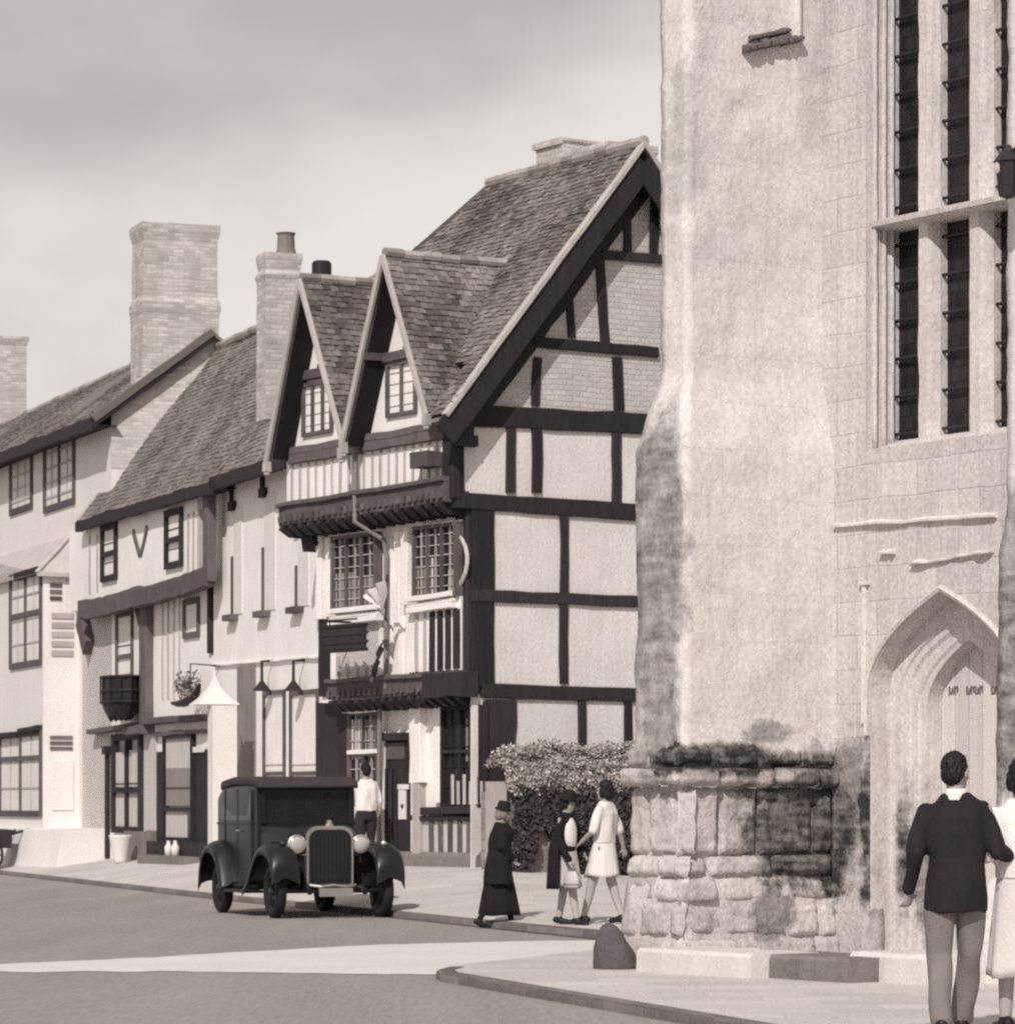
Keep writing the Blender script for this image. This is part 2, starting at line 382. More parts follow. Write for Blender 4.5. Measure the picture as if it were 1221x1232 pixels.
# ------------------------------------------------------------------ chapel
chapel = empty('stone_chapel', FC.loc, FC.rot, 'tall pale weathered stone chapel with a pointed doorway and long dark window lights', 'chapel')
def cs(px, py, v=None, u=None): return FC.front(px, py, v) if u is None else FC.side(px, py, u)
UB = -1.602
STAINS = [((UB-.22, -1.75, 3.7), (.42, .26, 2.3), .55, 1.5),          # dark weathering down the end of the buttress
          ((UB+.05, -1.15, 1.86), (.42, 1.1, .17), .86, 1.7),           # growth on the ledge
          ((UB+.05, -.72, 2.12), (.25, .36, .13), .5, 2.4),
          ((UB+.1, -.28, 1.25), (.45, .85, .66), .74, 2.8),
          ((UB+.2, -.75, .55), (.3, .3, .22), .5, 2.4),
          ((-.80, -.15, 1.35), (.26, .4, 1.0), .86, 1.6),              # dark streak by the doorway
          ((-1.15, -.2, 1.55), (.5, .4, .6), .5, 2.6),
          ((2.6, -1.3, 2.4), (.7, .6, 1.1), .62, 1.5),
          ((2.35, -1.35, 3.45), (.28, .3, .6), .5, 1.4),
          ((UB+.0, -.1, 9.0), (.18, .25, 2.2), .16, 1.4), ((UB-.1, -1.55, 7.3), (.3, .22, .8), .22, 2.2)]
CHST = mat('chapel_stone', .68, var=.11, scale=.75, streak=.12, stains=STAINS, brick=(.9,.42,.003,.015), bump=.5, bscale=22, bdist=.015, detail=.22)
CHFR = mat('chapel_front_stone', .56, var=.16, scale=1.1, streak=.2, stains=STAINS, brick=(.55,.30,.010,.09), bump=.5, bscale=12, bdist=.02, detail=.3)
CHST2 = mat('chapel_plinth_stone', .47, var=.30, scale=1.6, streak=.08, stains=STAINS, bump=.9, bscale=9, bdist=.03, detail=.3, tint=.22)
CHDR = mat('chapel_dressings', .58, var=.18, scale=1.6, streak=.2, bump=.55, bscale=10, bdist=.02, detail=.25, stains=[((-.72, -.15, 1.0), (.22, .5, .9), .8, 1.3), ((-.45, .1, .9), (.3, .5, .75), .55, 1.8)])
def stone_stack(name, outline, zs, offs, mt, amp=.02, fr=2.2, step=.07, blocks=None):
    """wall or pier: an outline in plan carried up with offsets, its faces eroded by noise"""
    mb = MB(); rings = []
    n = len(outline); pts = []
    for i in range(n):
        a, b = Vector(outline[i]), Vector(outline[(i+1) % n]); m = max(1, int((b - a).length / step))
        for q in range(m): pts.append((i, q/m))
    cen = sum((Vector(p) for p in outline), Vector((0,0))) / n; nor = []
    for i in range(n):
        a, b = Vector(outline[i]), Vector(outline[(i+1) % n]); d = (b - a).normalized(); nn = Vector((d.y, -d.x))
        nor.append(nn if nn.dot((a + b)/2 - cen) > 0 else -nn)
    z = zs[0]; levels = []
    while z < zs[-1]: levels.append(z); z += step
    levels.append(zs[-1]); 
    for z in levels:
        for j in range(len(zs) - 1):
            if zs[j] <= z <= zs[j+1]:
                f = (z - zs[j]) / max(1e-6, zs[j+1] - zs[j]); o = offs[j] + (offs[j+1] - offs[j]) * f; break
        ring = []
        cor = [Vector(outline[i]) + (nor[i] + nor[i-1]) * o for i in range(n)]
        for i, f in pts:
            q = cor[i].lerp(cor[(i+1) % n], f); nn = nor[i] if f > 0 else (nor[i] + nor[i-1])*.7
            e = amp * (noise.noise((q.x*fr, q.y*fr, z*fr)) + .6*noise.noise((q.x*fr*3, q.y*fr*3, z*fr*3)) + .3*noise.noise((q.x*fr*8, q.y*fr*8, z*fr*8)))
            if blocks:
                bw_, bh_, ba, gr_ = blocks; ci = math.floor((z + .13*noise.noise((q.x*.7, q.y*.7, 5)))/bh_); ss = q.x*1.0 + q.y*1.0 + ci*.37*bw_ + .1*noise.noise((q.x*2, q.y*2, ci)); cj = math.floor(ss/bw_)
                fz, fs = z/bh_ - math.floor(z/bh_), ss/bw_ - cj; wear = noise.noise((q.x*1.3, q.y*1.3, z*1.3 + 9))
                e += ba*(math.sin(ci*12.9 + cj*78.2)*43758.5 % 1 - .5)*2
                if min(fz, 1-fz)*bh_ < step*.5 or min(fs, 1-fs)*bw_ < step*.5: e -= gr_*max(0, .7 + wear)
            q = q + nn * e; ring.append(Vector((q.x, q.y, z)))
        rings.append(ring)
    mb.loft(rings); mb.per = step*len(pts); mb.vuv = [(step*k, r[k].z) for r in rings for k in range(len(pts))]
    return mb.build(name, mt, chapel, True)
zc = lambda py, k=138: HC + (HY - py) / k
# body of the chapel: wall with its door and window openings
UW0, UW1, ZW0 = -1.0, 1.06, zc(533, 139)
DC = .034; D_HALF, D_SP, D_AP = .97, zc(835, 139), zc(713, 140)
def arch(hw, sp, ap, v, c=DC, n=14, z0=-.1):
    """pointed arch outline from the left foot over the apex to the right foot"""
    h = ap - sp; out = [Vector((c - hw, v, z0)), Vector((c - hw, v, (z0+sp)/2)), Vector((c - hw, v, sp))]
    # quick shoulder, then nearly straight up to the point
    for i in range(1, n + 1):
        t = (i/n)**1.8; out.append(Vector((c - hw + hw*t, v, sp + h*t**.47)))
    lf = out[:]
    for p in reversed(lf[:-1]): out.append(Vector((2*c - p.x, v, p.z)))
    return out
hole = arch(D_HALF, D_SP, D_AP, 0)
def wall_with_holes(name, outer, holes, mt, par, axis='v', at=0.0):
    loops = [[Vector((a, b, 0)) for a, b in outer]] + [[Vector((a, b, 0)) for a, b in h] for h in holes]
    tri = tessellate_polygon(loops); flat = [p for l in loops for p in l]
    mb = MB(); mb.add([(p.x, at, p.y) if axis == 'v' else (at, p.x, p.y) for p in flat], tri, .5)
    return mb.build(name, mt, par)
wall_with_holes('front_wall', [(UB-.3, -.3), (4.5, -.3), (4.5, 14), (UB-.3, 14)], [[(p.x, p.z) for p in hole], [(UW0, ZW0), (UW1, ZW0), (UW1, 12.5), (UW0, 12.5)]], CHFR, chapel)
mb = MB(); mb.box((UB-.35, .9, -.3), (6, 8, 14)); mb.build('rear_wall', CHST, chapel)
# far buttress and its plinth
B_V = -1.50
stone_stack('buttress', [(UB, .2), (UB, B_V), (UB-.40, B_V), (UB-.40, .2)], [1.8, 4.6, 5.25, 14], [.17, .15, .0, .0], CHST, amp=.026, blocks=(.9, .42, .004, .004))
stone_stack('plinth', [(UB, .2), (UB, B_V), (UB-.42, B_V), (UB-.42, .2)], [-.1, .1, .75, .95, 1.72, 1.8, 1.92, 2.05], [.25, .24, .22, .13, .11, .11, .12, .10], CHST2, amp=.018, fr=1.9, step=.05)
stone_stack('wall_plinth', [(DC-D_HALF-.04, .1), (UB+.2, .1), (UB+.2, -.02), (DC-D_HALF-.04, -.02)], [-.1, .5, .7, 1.8, 2.0], [.05, .05, .03, .03, .0], CHST2, amp=.010, fr=2.4, step=.04)
# courses of worn blocks facing the plinth
def rubble(name, pt, rows, s0, s1, mt, seed):
    rnd = random.Random(seed); mb = MB()
    for z0, z1, w0, w1, prot in rows:
        s_ = s0(z0) - rnd.uniform(0, .15)
        while s_ < s1:
            w_ = rnd.uniform(w0, w1); e = min(s_ + w_, s1); a_ = max(s_, s0((z0+z1)/2)); g = rnd.uniform(.006, .016)
            if e - a_ > .10:
                pr = prot + rnd.uniform(-.018, .028); n1, n2 = max(4, int((e-a_)/.035)), max(4, int((z1-z0)/.035)); vs = []; zz0, zz1 = z0 + rnd.uniform(-.01, .015), z1 - rnd.uniform(.004, .02); t1, t2 = rnd.uniform(-.02, .02), rnd.uniform(-.02, .02)
                for j in range(n2+1):
                    for i in range(n1+1):
                        fi, fj = i/n1, j/n2; x = a_ + g + (e - a_ - 2*g)*fi; z = zz0 + (zz1 - zz0)*fj + .012*noise.noise((x*3, seed, z0*5))
                        dd = min(fi, 1-fi)*(e-a_); d2 = min(fj, 1-fj)*(z1-z0); ed = min(dd, d2); rd = .022 + .014*noise.noise((x*5, z*5, seed)); k = max(0, 1 - ed/max(.012, rd))
                        h = pr + t1*(fi-.5) + t2*(fj-.5) + .022*noise.noise((x*5, z*5, seed+3)) + .020*noise.noise((x*12, z*12, seed)) - .034*k*k
                        if min(i, n1-i) == 0 or min(j, n2-j) == 0: h -= .03
                        vs.append(pt(x, z, h))
                mb.add(vs, [(j*(n1+1)+i, j*(n1+1)+i+1, (j+1)*(n1+1)+i+1, (j+1)*(n1+1)+i) for j in range(n2) for i in range(n1)], min(1, max(0, rnd.gauss(.5, .25))))
            s_ += w_
    return mb.build(name, mt, chapel, True)
def p_off(z): return .34 - .13*min(1, max(0, (z - .05)/1.0)) + (.05 if z > 1.66 else 0)
ROWS = [(.03, .33, .45, .9, .0), (.33, .63, .25, .55, -.02), (.63, .86, .4, .8, .0), (.86, 1.05, .3, .7, .01), (1.05, 1.64, .28, .62, -.02), (1.64, 1.82, .35, .8, .045), (1.82, 2.0, .3, .6, -.03)]
rubble('plinth_blocks', lambda x, z, h: Vector((UB + p_off(z) + h - .02, x, z)), ROWS, lambda z: B_V - p_off(z), -.02, CHST2, 5)
rubble('plinth_blocks', lambda x, z, h: Vector((x, B_V - p_off(z) - h + .02, z)), ROWS, lambda z: UB - .42 - p_off(z), UB + .26, CHST2, 8)
# near buttress at the right edge of the view
stone_stack('buttress', [(2.25, .2), (2.25, -1.2), (3.4, -1.2), (3.4, .2)], [-.1, .8, .95, 3.45, 3.85, 14], [.18, .16, .07, .05, .0, .0], CHST, amp=.02)
# string course, broken ledges
def ledge(name, px0, py0, px1, py1, v, h, d, n=14, seed=1.0, raw=.03):
    a, b = FC.front(px0, py0, v), FC.front(px1, py1, v); mb = MB(); rr = []
    for i in range(n + 1):
        f = i / n; p = a.lerp(b, f); q = raw * noise.noise((f*5, seed, 0)); q2 = raw * noise.noise((f*6, seed, 4))
        z = p.z + q2*.5
        rr.append([Vector((p.x, v + .03, z + h + q2)), Vector((p.x, v - d - q, z + h*.35)), Vector((p.x, v - d*.95 - q, z)), Vector((p.x, v - d*.35, z - h*.1)), Vector((p.x, v + .03, z - h*.2))])
    mb.loft(rr); return mb.build(name, CHST, chapel, False)
ledge('string_course', 1006, 634, 1200, 622, 0, .05, .05, seed=2)
ledge('string_course', 1098, 681, 1196, 664, 0, .035, .05, seed=5, raw=.05)
ledge('string_course', 1062, 667, 1078, 666, 0, .05, .06, seed=8, raw=.02)
# dark ledge pieces for the shade of a broken gash, high on the buttress side
mb = MB()
for (x0, y0, x1, y1, hh) in ((893, 62, 915, 57, .07), (912, 58, 942, 52, .10), (938, 54, 960, 49, .07), (900, 48, 948, 38, .05)):
    a, b = FC.side(x0, y0, UB), FC.side(x1, y1, UB); rr = []
    for i in range(7):
        f = i/6; p = a.lerp(b, f); q = .03*noise.noise((f*4 + x0, 1, 1)); dd = .10 if hh > .05 else .05
        rr.append([Vector((UB-.02, p.y, p.z + hh + q)), Vector((UB + dd + q, p.y, p.z + hh*.4)), Vector((UB + dd + q, p.y, p.z)), Vector((UB-.02, p.y, p.z - .02))])
    mb.loft(rr)
mb.build('gash_shade_ledge', mat('gash_shade', .12, var=.5, scale=6, detail=.4), chapel)  # ledge pieces coloured dark for the shade of a broken gash
mb = MB(); a, b = FC.side(958, -40, UB), FC.side(958, 46, UB); mb.bar(a, b, .035, (1, 0, 0), -.02, .05); mb.build('stone_roll', CHST, chapel)
# window: jamb, sloping sill, mullions, transom, dark lights with iron bars
win = MB(); VG = .38
win.add([(UW0, 0, ZW0), (UW0, VG+.1, ZW0), (UW0, VG+.1, 12.5), (UW0, 0, 12.5)], [(0,1,2,3)])
win.add([(UW1, 0, ZW0), (UW1, VG+.1, ZW0), (UW1, VG+.1, 12.5), (UW1, 0, 12.5)], [(0,1,2,3)])
win.add([(UW0, 0, ZW0-.02), (UW1, 0, ZW0-.02), (UW1, VG+.1, ZW0+.14), (UW0, VG+.1, ZW0+.14)], [(0,1,2,3)])
wo = win.build('window', CHDR, chapel)
def mull(px0, px1, v=.3):
    a, b = FC.front(px0, 400, v), FC.front(px1, 400, v); c, hw = (a.x + b.x)/2, abs(b.x - a.x)/2*.80
    mb = MB(); rr = []; z = ZW0 - .02; i = 0
    while z < 12.5:
        e = .012; pr = [(-.45, -.10), (.45, -.10), (.7, -.07), (1, .0), (1, .1), (-1, .1), (-1, .0), (-.7, -.07)]
        rr.append([Vector((c + hw*x + e*noise.noise((z*3, k, px0)), v + y + e*noise.noise((z*3, k, px0+5)), z)) for k, (x, y) in enumerate(pr)]); z += .09
    mb.loft(rr); return mb.build('mullion', CHDR, wo, False)
mull(1107, 1134); mull(1167, 1199)
mb = MB(); c0 = UW0 - .05; rr = []
zt = FC.front(1120, 259, .15).z
for i in range(13):
    u = UW0 - .06 + (UW1 - UW0 + .1) * i / 12; q = .012*noise.noise((u*4, 0, 2))
    rr.append([Vector((u, .42, zt + .085)), Vector((u, .10 + q, zt + .045)), Vector((u, .05 + q, zt + .03)), Vector((u, .06 + q, zt - .015)), Vector((u, .22, zt - .04)), Vector((u, .42, zt - .04))])
mb.loft(rr); mb.build('transom', CHDR, wo)
for zz in (0,):
    mb = MB()
    mb.box((UW0, VG, ZW0), (UW1, VG + .03, 12.5)); mb.build('pane', GLASSD, wo)
    mb = MB(); z = ZW0 + .15
    while z < 12.4:
        mb.tube([(UW0 - .02, VG - .05, z), (UW1 + .02, VG - .05, z)], .016, 6); z += .335
    mb.build('saddle_bar', IRON, wo)
# roll mouldings down the jamb
for vv in (.10, .20, .29):
    mb = MB(); mb.tube([(UW0 + .012 + .01*noise.noise((z_*.8, vv, 1)), vv, ZW0 + z_*.2) for z_ in range(0, 50)], .024, 8); mb.build('jamb_moulding', CHDR, wo, True)
# doorway: moulded orders stepping back to the boarded door
door = MB()
prof = [(D_HALF, D_AP, .0), (D_HALF-.005, D_AP-.005, .22), (D_HALF-.05, D_AP-.055, .222), (D_HALF-.075, D_AP-.10, .225), (D_HALF-.14, D_AP-.16, .225), (D_HALF-.155, D_AP-.19, .25), (D_HALF-.22, D_AP-.24, .25), (D_HALF-.24, D_AP-.28, .275), (D_HALF-.32, D_AP-.34, .275), (D_HALF-.34, D_AP-.37, .295), (D_HALF-.42, D_AP-.395, .30), (D_HALF-.425, D_AP-.40, .52)]
rings = [arch(h, D_SP - (.0 if h > .7 else .12), a, v) for h, a, v in prof]
door.loft(rings, closed=False, cap=False); do = door.build('doorway', CHDR, chapel, False)
hm = MB(); rr = []
for (dh, dv) in ((.01, .02), (.01, -.03), (.04, -.045), (.065, -.02), (.065, .02)):
    rr.append(arch(D_HALF + dh, D_SP, D_AP + dh, dv, z0=D_SP - .35))
hm.loft(rr, closed=False, cap=False); hm.build('hood_mould', CHDR, do)
h2, a2 = D_HALF - .425, D_AP - .40
outl = arch(h2 + .02, D_SP - .12, a2 + .02, .46)
mb = MB(); 
DOORM = mat('limed_door', .60, var=.1, scale=2, stretch=(6,6,.7), bump=.5, tint=.08)
n = 6
for i in range(n):
    ua, ub = DC - h2 + 2*h2*i/n + .004, DC - h2 + 2*h2*(i+1)/n - .004
    def top(u):
        best = None
        for p, q in zip(outl, outl[1:]):
            if abs(q.x - p.x) > 1e-6 and min(p.x, q.x) - 1e-6 <= u <= max(p.x, q.x) + 1e-6:
                zz = p.z + (q.z - p.z)*(u - p.x)/(q.x - p.x); best = zz if best is None else max(best, zz)
        return best or D_SP
    mb.prism([(ua, .46, 0), (ub, .46, 0), (ub, .46, top(ub)), ((ua+ub)/2, .46, top((ua+ub)/2)), (ua, .46, top(ua))], (0, .06, 0))
dl = mb.build('door', DOORM, do)
NOTE = mat('notice_ink', .16, var=.5, scale=26, bump=0, detail=.4)
zn = FC.front(1165, 830, .45).z
for x0, x1, dz in ((1141, 1153, 0), (1162, 1183, -.005), (1192, 1204, -.012)):
    a, b = FC.front(x0, 830, .45), FC.front(x1, 830, .45); mb = MB(); n = max(2, round((b.x - a.x)/.055))
    for i in range(n):
        ua = a.x + (b.x - a.x)*i/n; uw = (b.x - a.x)/n*.8
        mb.box((ua, .45, zn - .035 + dz), (ua + uw*.3, .458, zn + .035 + dz)); mb.box((ua + uw*.3, .45, zn + (.02 if i % 2 else -.03) + dz), (ua + uw, .458, zn + (.035 if i % 2 else -.015) + dz))
        mb.box((ua + uw*.72, .45, zn - .015 + dz), (ua + uw, .458, zn + .02 + dz))
    mb.build('worn_lettering', NOTE, dl)
mb = MB(); a = FC.front(1042, 704, 0); b = FC.front(1038, 870, 0); mb.bar(Vector((a.x, 0, a.z)), Vector((a.x, 0, b.z)), .05, (0,-1,0), -.02, .035)
mb.box((a.x-.06, -.05, a.z), (a.x+.06, .01, a.z+.035)); mb.build('wall_shaft', CHST, chapel)
# steps and loose blocks at the foot
def block(px0, px1, pyb, pyt, depth, mt, name, label, cat, group=None, z=ZP, j=.012):
    a = FC.flat(px0, pyb, z); b = FC.flat(px1, pyb, z); v = (a.y + b.y)/2 if abs(a.y-b.y) < .6 else a.y
    a = FC.front(px0, pyb, v); b = FC.front(px1, pyb, v); t = FC.front((px0+px1)/2, pyt, v).z
    o = empty(name, FC.M @ Vector(((a.x+b.x)/2, v + depth/2, z - .01)), FC.rot, label, cat, group)
    mb = MB(); w = abs(b.x - a.x)/2; h = t - z
    mm = 9; rings = []
    for i in range(mm + 1):
        x = -w + 2*w*i/mm; e = lambda k: .018*noise.noise((x*4 + px0, k, 2))
        rings.append([Vector((x, -depth/2 + e(1), 0)), Vector((x, -depth/2 + e(2), h*.85)), Vector((x, -depth/2 + .03 + e(3), h + e(4)*.6)), Vector((x, depth/2, h + e(5)*.6)), Vector((x, depth/2, 0))])
    mb.loft(rings); ob = mb.build(name, mt, None, False); ob.location = o.location; ob.rotation_euler = o.rotation_euler
    for k in ('label', 'category', 'group'):
        if k in o: ob[k] = o[k]
    bpy.data.objects.remove(o); return ob
LSTEP = mat('worn_step', .62, var=.14, scale=2, bump=.5, bscale=14); DSTEP = mat('mossy_step', .19, var=.4, scale=4, bump=.7, bscale=14, detail=.3)
block(1022, 1122, 1183, 1146, .8, LSTEP, 'door_step', 'long pale worn stone step behind the man in the dark jacket', 'step')
block(905, 1019, 1176, 1149, .7, DSTEP, 'stone_block', 'low dark mossy stone block on the pavement beside the pale door step', 'stone')
block(766, 903, 1169, 1143, .7, LSTEP, 'footing_stone', 'long pale footing slab between the dark guard stone and the mossy block', 'stone')
# dark guard stone on the corner
g = at_z(740, 1167, ZP); mb = MB(); rr = []
for i in range(15):
    f = i / 14; z = .40 * f; wd = .185 * (1 - .12*f - .62 * max(0, f - .35)**1.35 / .56); sh = -.055 * max(0, f - .3) / .7
    if i == 14: wd *= .35
    rr.append([Vector((sh + wd*math.cos(a)*(1 + .10*noise.noise((math.cos(a)*2, math.sin(a)*2, z*6))), wd*.9*math.sin(a), z + .012*noise.noise((math.cos(a)*3, 4, f*3)))) for a in [k*2*math.pi/26 for k in range(26)]])
mb.loft(rr); gs = mb.build('guard_stone', mat('guard_stone', .11, var=.3, scale=5, streak=.25, bump=.7, bscale=16, bdist=.02, detail=.3), None, True); gs.location = (g.x, g.y + .16, ZP - .005)
tag(gs, 'dark rounded guard stone standing on the pavement corner', 'guard stone')
# iron lantern bracket on the near buttress
la = FC.front(1246, 205, -1.22); ln = empty('wall_lantern', FC.M @ la, FC.rot, 'dark iron wall lantern on a scroll bracket beside the chapel window', 'lantern')
mb = MB(); pts = [Vector((.28, 0, .16)), Vector((.16, -.12, .19)), Vector((.0, -.2, .16)), Vector((-.08, -.22, .04)), Vector((-.03, -.2, -.06)), Vector((.04, -.16, -.03))]
mb.tube(pts, .022, 8); mb.tube([(.28, .02, -.18), (.12, -.1, -.2), (.0, -.2, -.12)], .02, 8); mb.box((.22, -.02, -.26), (.33, .02, .26)); mb.build('bracket', IRON, ln)
mb = MB(); mb.lathe((-.03, -.26, -.02), [(.02, -.22), (.07, -.2), (.10, .06), (.12, .07), (.05, .15), (.02, .2)], 6); mb.build('lamp_case', IRON, ln)
mb = MB(); mb.ell((-.06, -.34, 0), (.03, .025, .05)); mb.build('lamp_glass', mat('lamp_glass', .5, rough=.2), ln)
# ------------------------------------------------------------------ helpers for houses
def roof_tiles(name, P00, P10, P01, P11, mt, par, tw=.145, th=.105, poly=None, thick=.05, sag=.055, seed=0.0, cut=None, slab=True):
    """plain-tile roof on the patch eave-left, eave-right, ridge-left, ridge-right; each tile a small tilted slab"""
    P00, P10, P01, P11 = map(Vector, (P00, P10, P01, P11))
    f = lambda a, b: (P00*(1-a)*(1-b) + P10*a*(1-b) + P01*(1-a)*b + P11*a*b)
    nrm = (P10 - P00).cross(P01 - P00).normalized()
    if nrm.z < 0: nrm = -nrm
    sl = ((P01 - P00).length + (P11 - P10).length)/2; wl = ((P10 - P00).length + (P11 - P01).length)/2
    nr, nc = max(2, round(sl/th)), max(2, round(wl/tw)); mb = MB(); rnd = random.Random(int(seed*100) + 5)
    def pos(a, b):
        p = f(a, b); return p + nrm * sag * noise.noise((a*wl*.55 + seed, b*sl*.55, seed)) 
    for r in range(nr):
        b0, b1 = r/nr, min(1, (r+1.25)/nr); o = .5 if r % 2 else 0
        for c in range(-1, nc + 1):
            a0, a1 = (c + o)/nc, (c + 1 + o)/nc - .08/nc
            a0, a1 = max(0, a0), min(1, a1)
            if a1 - a0 < .2/nc: continue
            if poly and not inpoly((a0+a1)/2, (b0 + (r+1)/nr)/2, poly): continue
            lift = .022 + rnd.uniform(-.006, .012); dz = rnd.uniform(-.18, .12)/nr if r else 0; tw_ = rnd.uniform(-.007, .007)
            q = [pos(a0, b0+dz) + nrm*(lift + tw_), pos(a1, b0+dz) + nrm*(lift - tw_), pos(a1, b1) + nrm*.006, pos(a0, b1) + nrm*.006]
            lo = [pos(a0, b0+dz) + nrm*(lift + tw_ - .016), pos(a1, b0+dz) + nrm*(lift - tw_ - .016)]
            t = min(1, max(0, .5 + rnd.gauss(0, .2) + .5*noise.noise((a0*wl*.9, b0*sl*.9, seed + 4))))
            mb.add(q + lo, [(0,1,2,3), (0,4,5,1), (0,3,4), (1,5,2)], t)
    if slab:
        g = 10; vs = []
        for (k, off) in ((0, .0), (1, -thick)):
            for j in range(g+1):
                for i in range(g+1): vs.append(pos(i/g, j/g) + nrm*off)
        fs = []; m = (g+1)**2
        for j in range(g):
            for i in range(g):
                if poly and not inpoly((i+.5)/g, (j+.5)/g, poly): continue
                a = j*(g+1)+i; fs += [(a, a+1, a+g+2, a+g+1), (m+a, m+a+g+1, m+a+g+2, m+a+1)]
        for i in range(g):
            if not poly:
                a = i; fs += [(a, m+a, m+a+1, a+1)]; a = i*(g+1) + g; fs += [(a, m+a, m+a+g+1, a+g+1)]; a = i*(g+1); fs += [(a, a+g+1, m+a+g+1, m+a)]
        mb.add(vs, fs, .4)
    return mb.build(name, mt, par, recalc=False)
def inpoly(x, y, poly):
    c = False; n = len(poly)
    for i in range(n):
        (x1, y1), (x2, y2) = poly[i], poly[i-1]
        if (y1 > y) != (y2 > y) and x < (x2-x1)*(y-y1)/(y2-y1) + x1: c = not c
    return c
def ridge_run(a, b, mt, par, name='ridge', r=.09, n=None):
    a, b = Vector(a), Vector(b); L_ = (b-a).length; n = n or max(2, int(L_/.32)); mb = MB()
    for i in range(n):
        p, q = a.lerp(b, i/n), a.lerp(b, (i+.97)/n); e = Vector((0, 0, random.uniform(-.012, .012) + .03*noise.noise((i*.5, a.x, 1))))
        mb.tube([p + e, q + e], [r, r*1.06], 8)
    return mb.build(name, mt, par)
class Fac:
    """draw on one plane of a building with photograph pixels"""
    def __init__(s, F, v=None, u=None): s.F, s.v, s.u = F, v, u
    def P(s, px, py, off=0.0):
        return s.F.front(px, py, s.v - off) if s.u is None else s.F.side(px, py, s.u + off)
    @property
    def n(s): return Vector((0, -1, 0)) if s.u is None else Vector((1, 0, 0))
    def bar(s, mb, x0, y0, x1, y1, wpx, t=.05, back=.08, jit=.012, bow=0.0, tint=None):
        a, b = s.P(x0, y0), s.P(x1, y1)
        d = s.F.M @ ((a + b)/2); k = FOC / d.y
        vert = abs(y1 - y0) > abs(x1 - x0)
        w = wpx / k
        if vert: w = w / abs(math.cos(s.F.rot) if s.u is None else math.sin(s.F.rot))
        return mb.bar(a, b, w, s.n, -back, t, jit=jit, bow=bow, tint=tint)
    def poly(s, mb, pts, off=0.0, thick=.0, tint=None):
        q = [s.P(x, y, off) for x, y in pts]
        if thick: return mb.prism(q, -s.n * thick, tint)
        return mb.add(q, [tuple(range(len(q)))], tint)
    def rect(s, x0, y0, x1, y1):
        a, b = s.P(x0, y0), s.P(x1, y1)
        return (min(a.x, b.x), max(a.x, b.x), min(a.z, b.z), max(a.z, b.z)) if s.u is None else (min(a.y, b.y), max(a.y, b.y), min(a.z, b.z), max(a.z, b.z))
    def boxr(s, mb, r, d0, d1, tint=None):
        a0, a1, z0, z1 = r
        if s.u is None: return mb.box((a0, s.v - d0, z0), (a1, s.v - d1, z1), tint)
        return mb.box((s.u + d0, a0, z0), (s.u + d1, a1, z1), tint)
def window(par, fc, rect, cols=2, rows=4, fr=.05, frame=OAK, bars=OAK_LIME, glass=GLASS, curt=None, sill=None, proud=.05, depth=.02, bw=.012, mull=None, name='window', transom=None):
    """timber window: frame > pane, glazing bars, curtain, sill"""
    a0, a1, z0, z1 = rect; mb = MB()
    B = lambda m, r, p, q, t=None: fc.boxr(m, r, p, q, t)
    B(mb, (a0, a0+fr, z0, z1), -.08, proud); B(mb, (a1-fr, a1, z0, z1), -.08, proud)
    B(mb, (a0+fr, a1-fr, z1-fr, z1), -.08, proud-.002); B(mb, (a0+fr, a1-fr, z0, z0+fr), -.08, proud-.002)
    mull = mull if mull is not None else cols
    for i in range(1, mull):
        c = a0 + (a1-a0)*i/mull; B(mb, (c-fr*.4, c+fr*.4, z0+fr, z1-fr), -.06, proud-.006)
    if transom:
        c = z0 + (z1-z0)*transom; B(mb, (a0+fr, a1-fr, c-fr*.4, c+fr*.4), -.06, proud-.004)
    w_ = mb.build(name, frame, par)
    mb = MB(); B(mb, (a0+fr*.5, a1-fr*.5, z0+fr*.5, z1-fr*.5), depth-.03, depth-.045); mb.build('pane', glass, w_)
    mb = MB()
    for i in range(1, cols*1 + 0):
        if mull and (i * mull) % cols == 0: continue
        c = a0 + (a1-a0)*i/cols; B(mb, (c-bw/2, c+bw/2, z0+fr, z1-fr), depth-.03, depth)
    for j in range(1, rows):
        c = z0 + (z1-z0)*j/rows; B(mb, (a0+fr, a1-fr, c-bw/2, c+bw/2), depth-.03, depth-.003)
    if mb.v: mb.build('glazing_bars', bars, w_)
    if curt:
        for (f0, f1, g0, g1, m_) in curt:
            mb = MB(); ua, ub = a0+fr+(a1-a0-2*fr)*f0, a0+fr+(a1-a0-2*fr)*f1; za, zb = z0+fr+(z1-z0-2*fr)*g0, z0+fr+(z1-z0-2*fr)*g1
            nn = max(4, int((ub-ua)/.03)); vs = []
            for k in range(nn+1):
                u = ua + (ub-ua)*k/nn; e = depth - .026 + .008*math.sin(k*1.9)
                for z in (za, zb): vs.append((u, fc.v - e, z) if fc.u is None else (fc.u + e, u, z))
            mb.add(vs, [(2*k, 2*k+2, 2*k+3, 2*k+1) for k in range(nn)]); mb.build('curtain', m_, w_)
    if sill:
        mb = MB(); B(mb, (a0-.05, a1+.05, z0-.06, z0), -.05, proud+.06); mb.build('sill', sill, w_)
    return w_
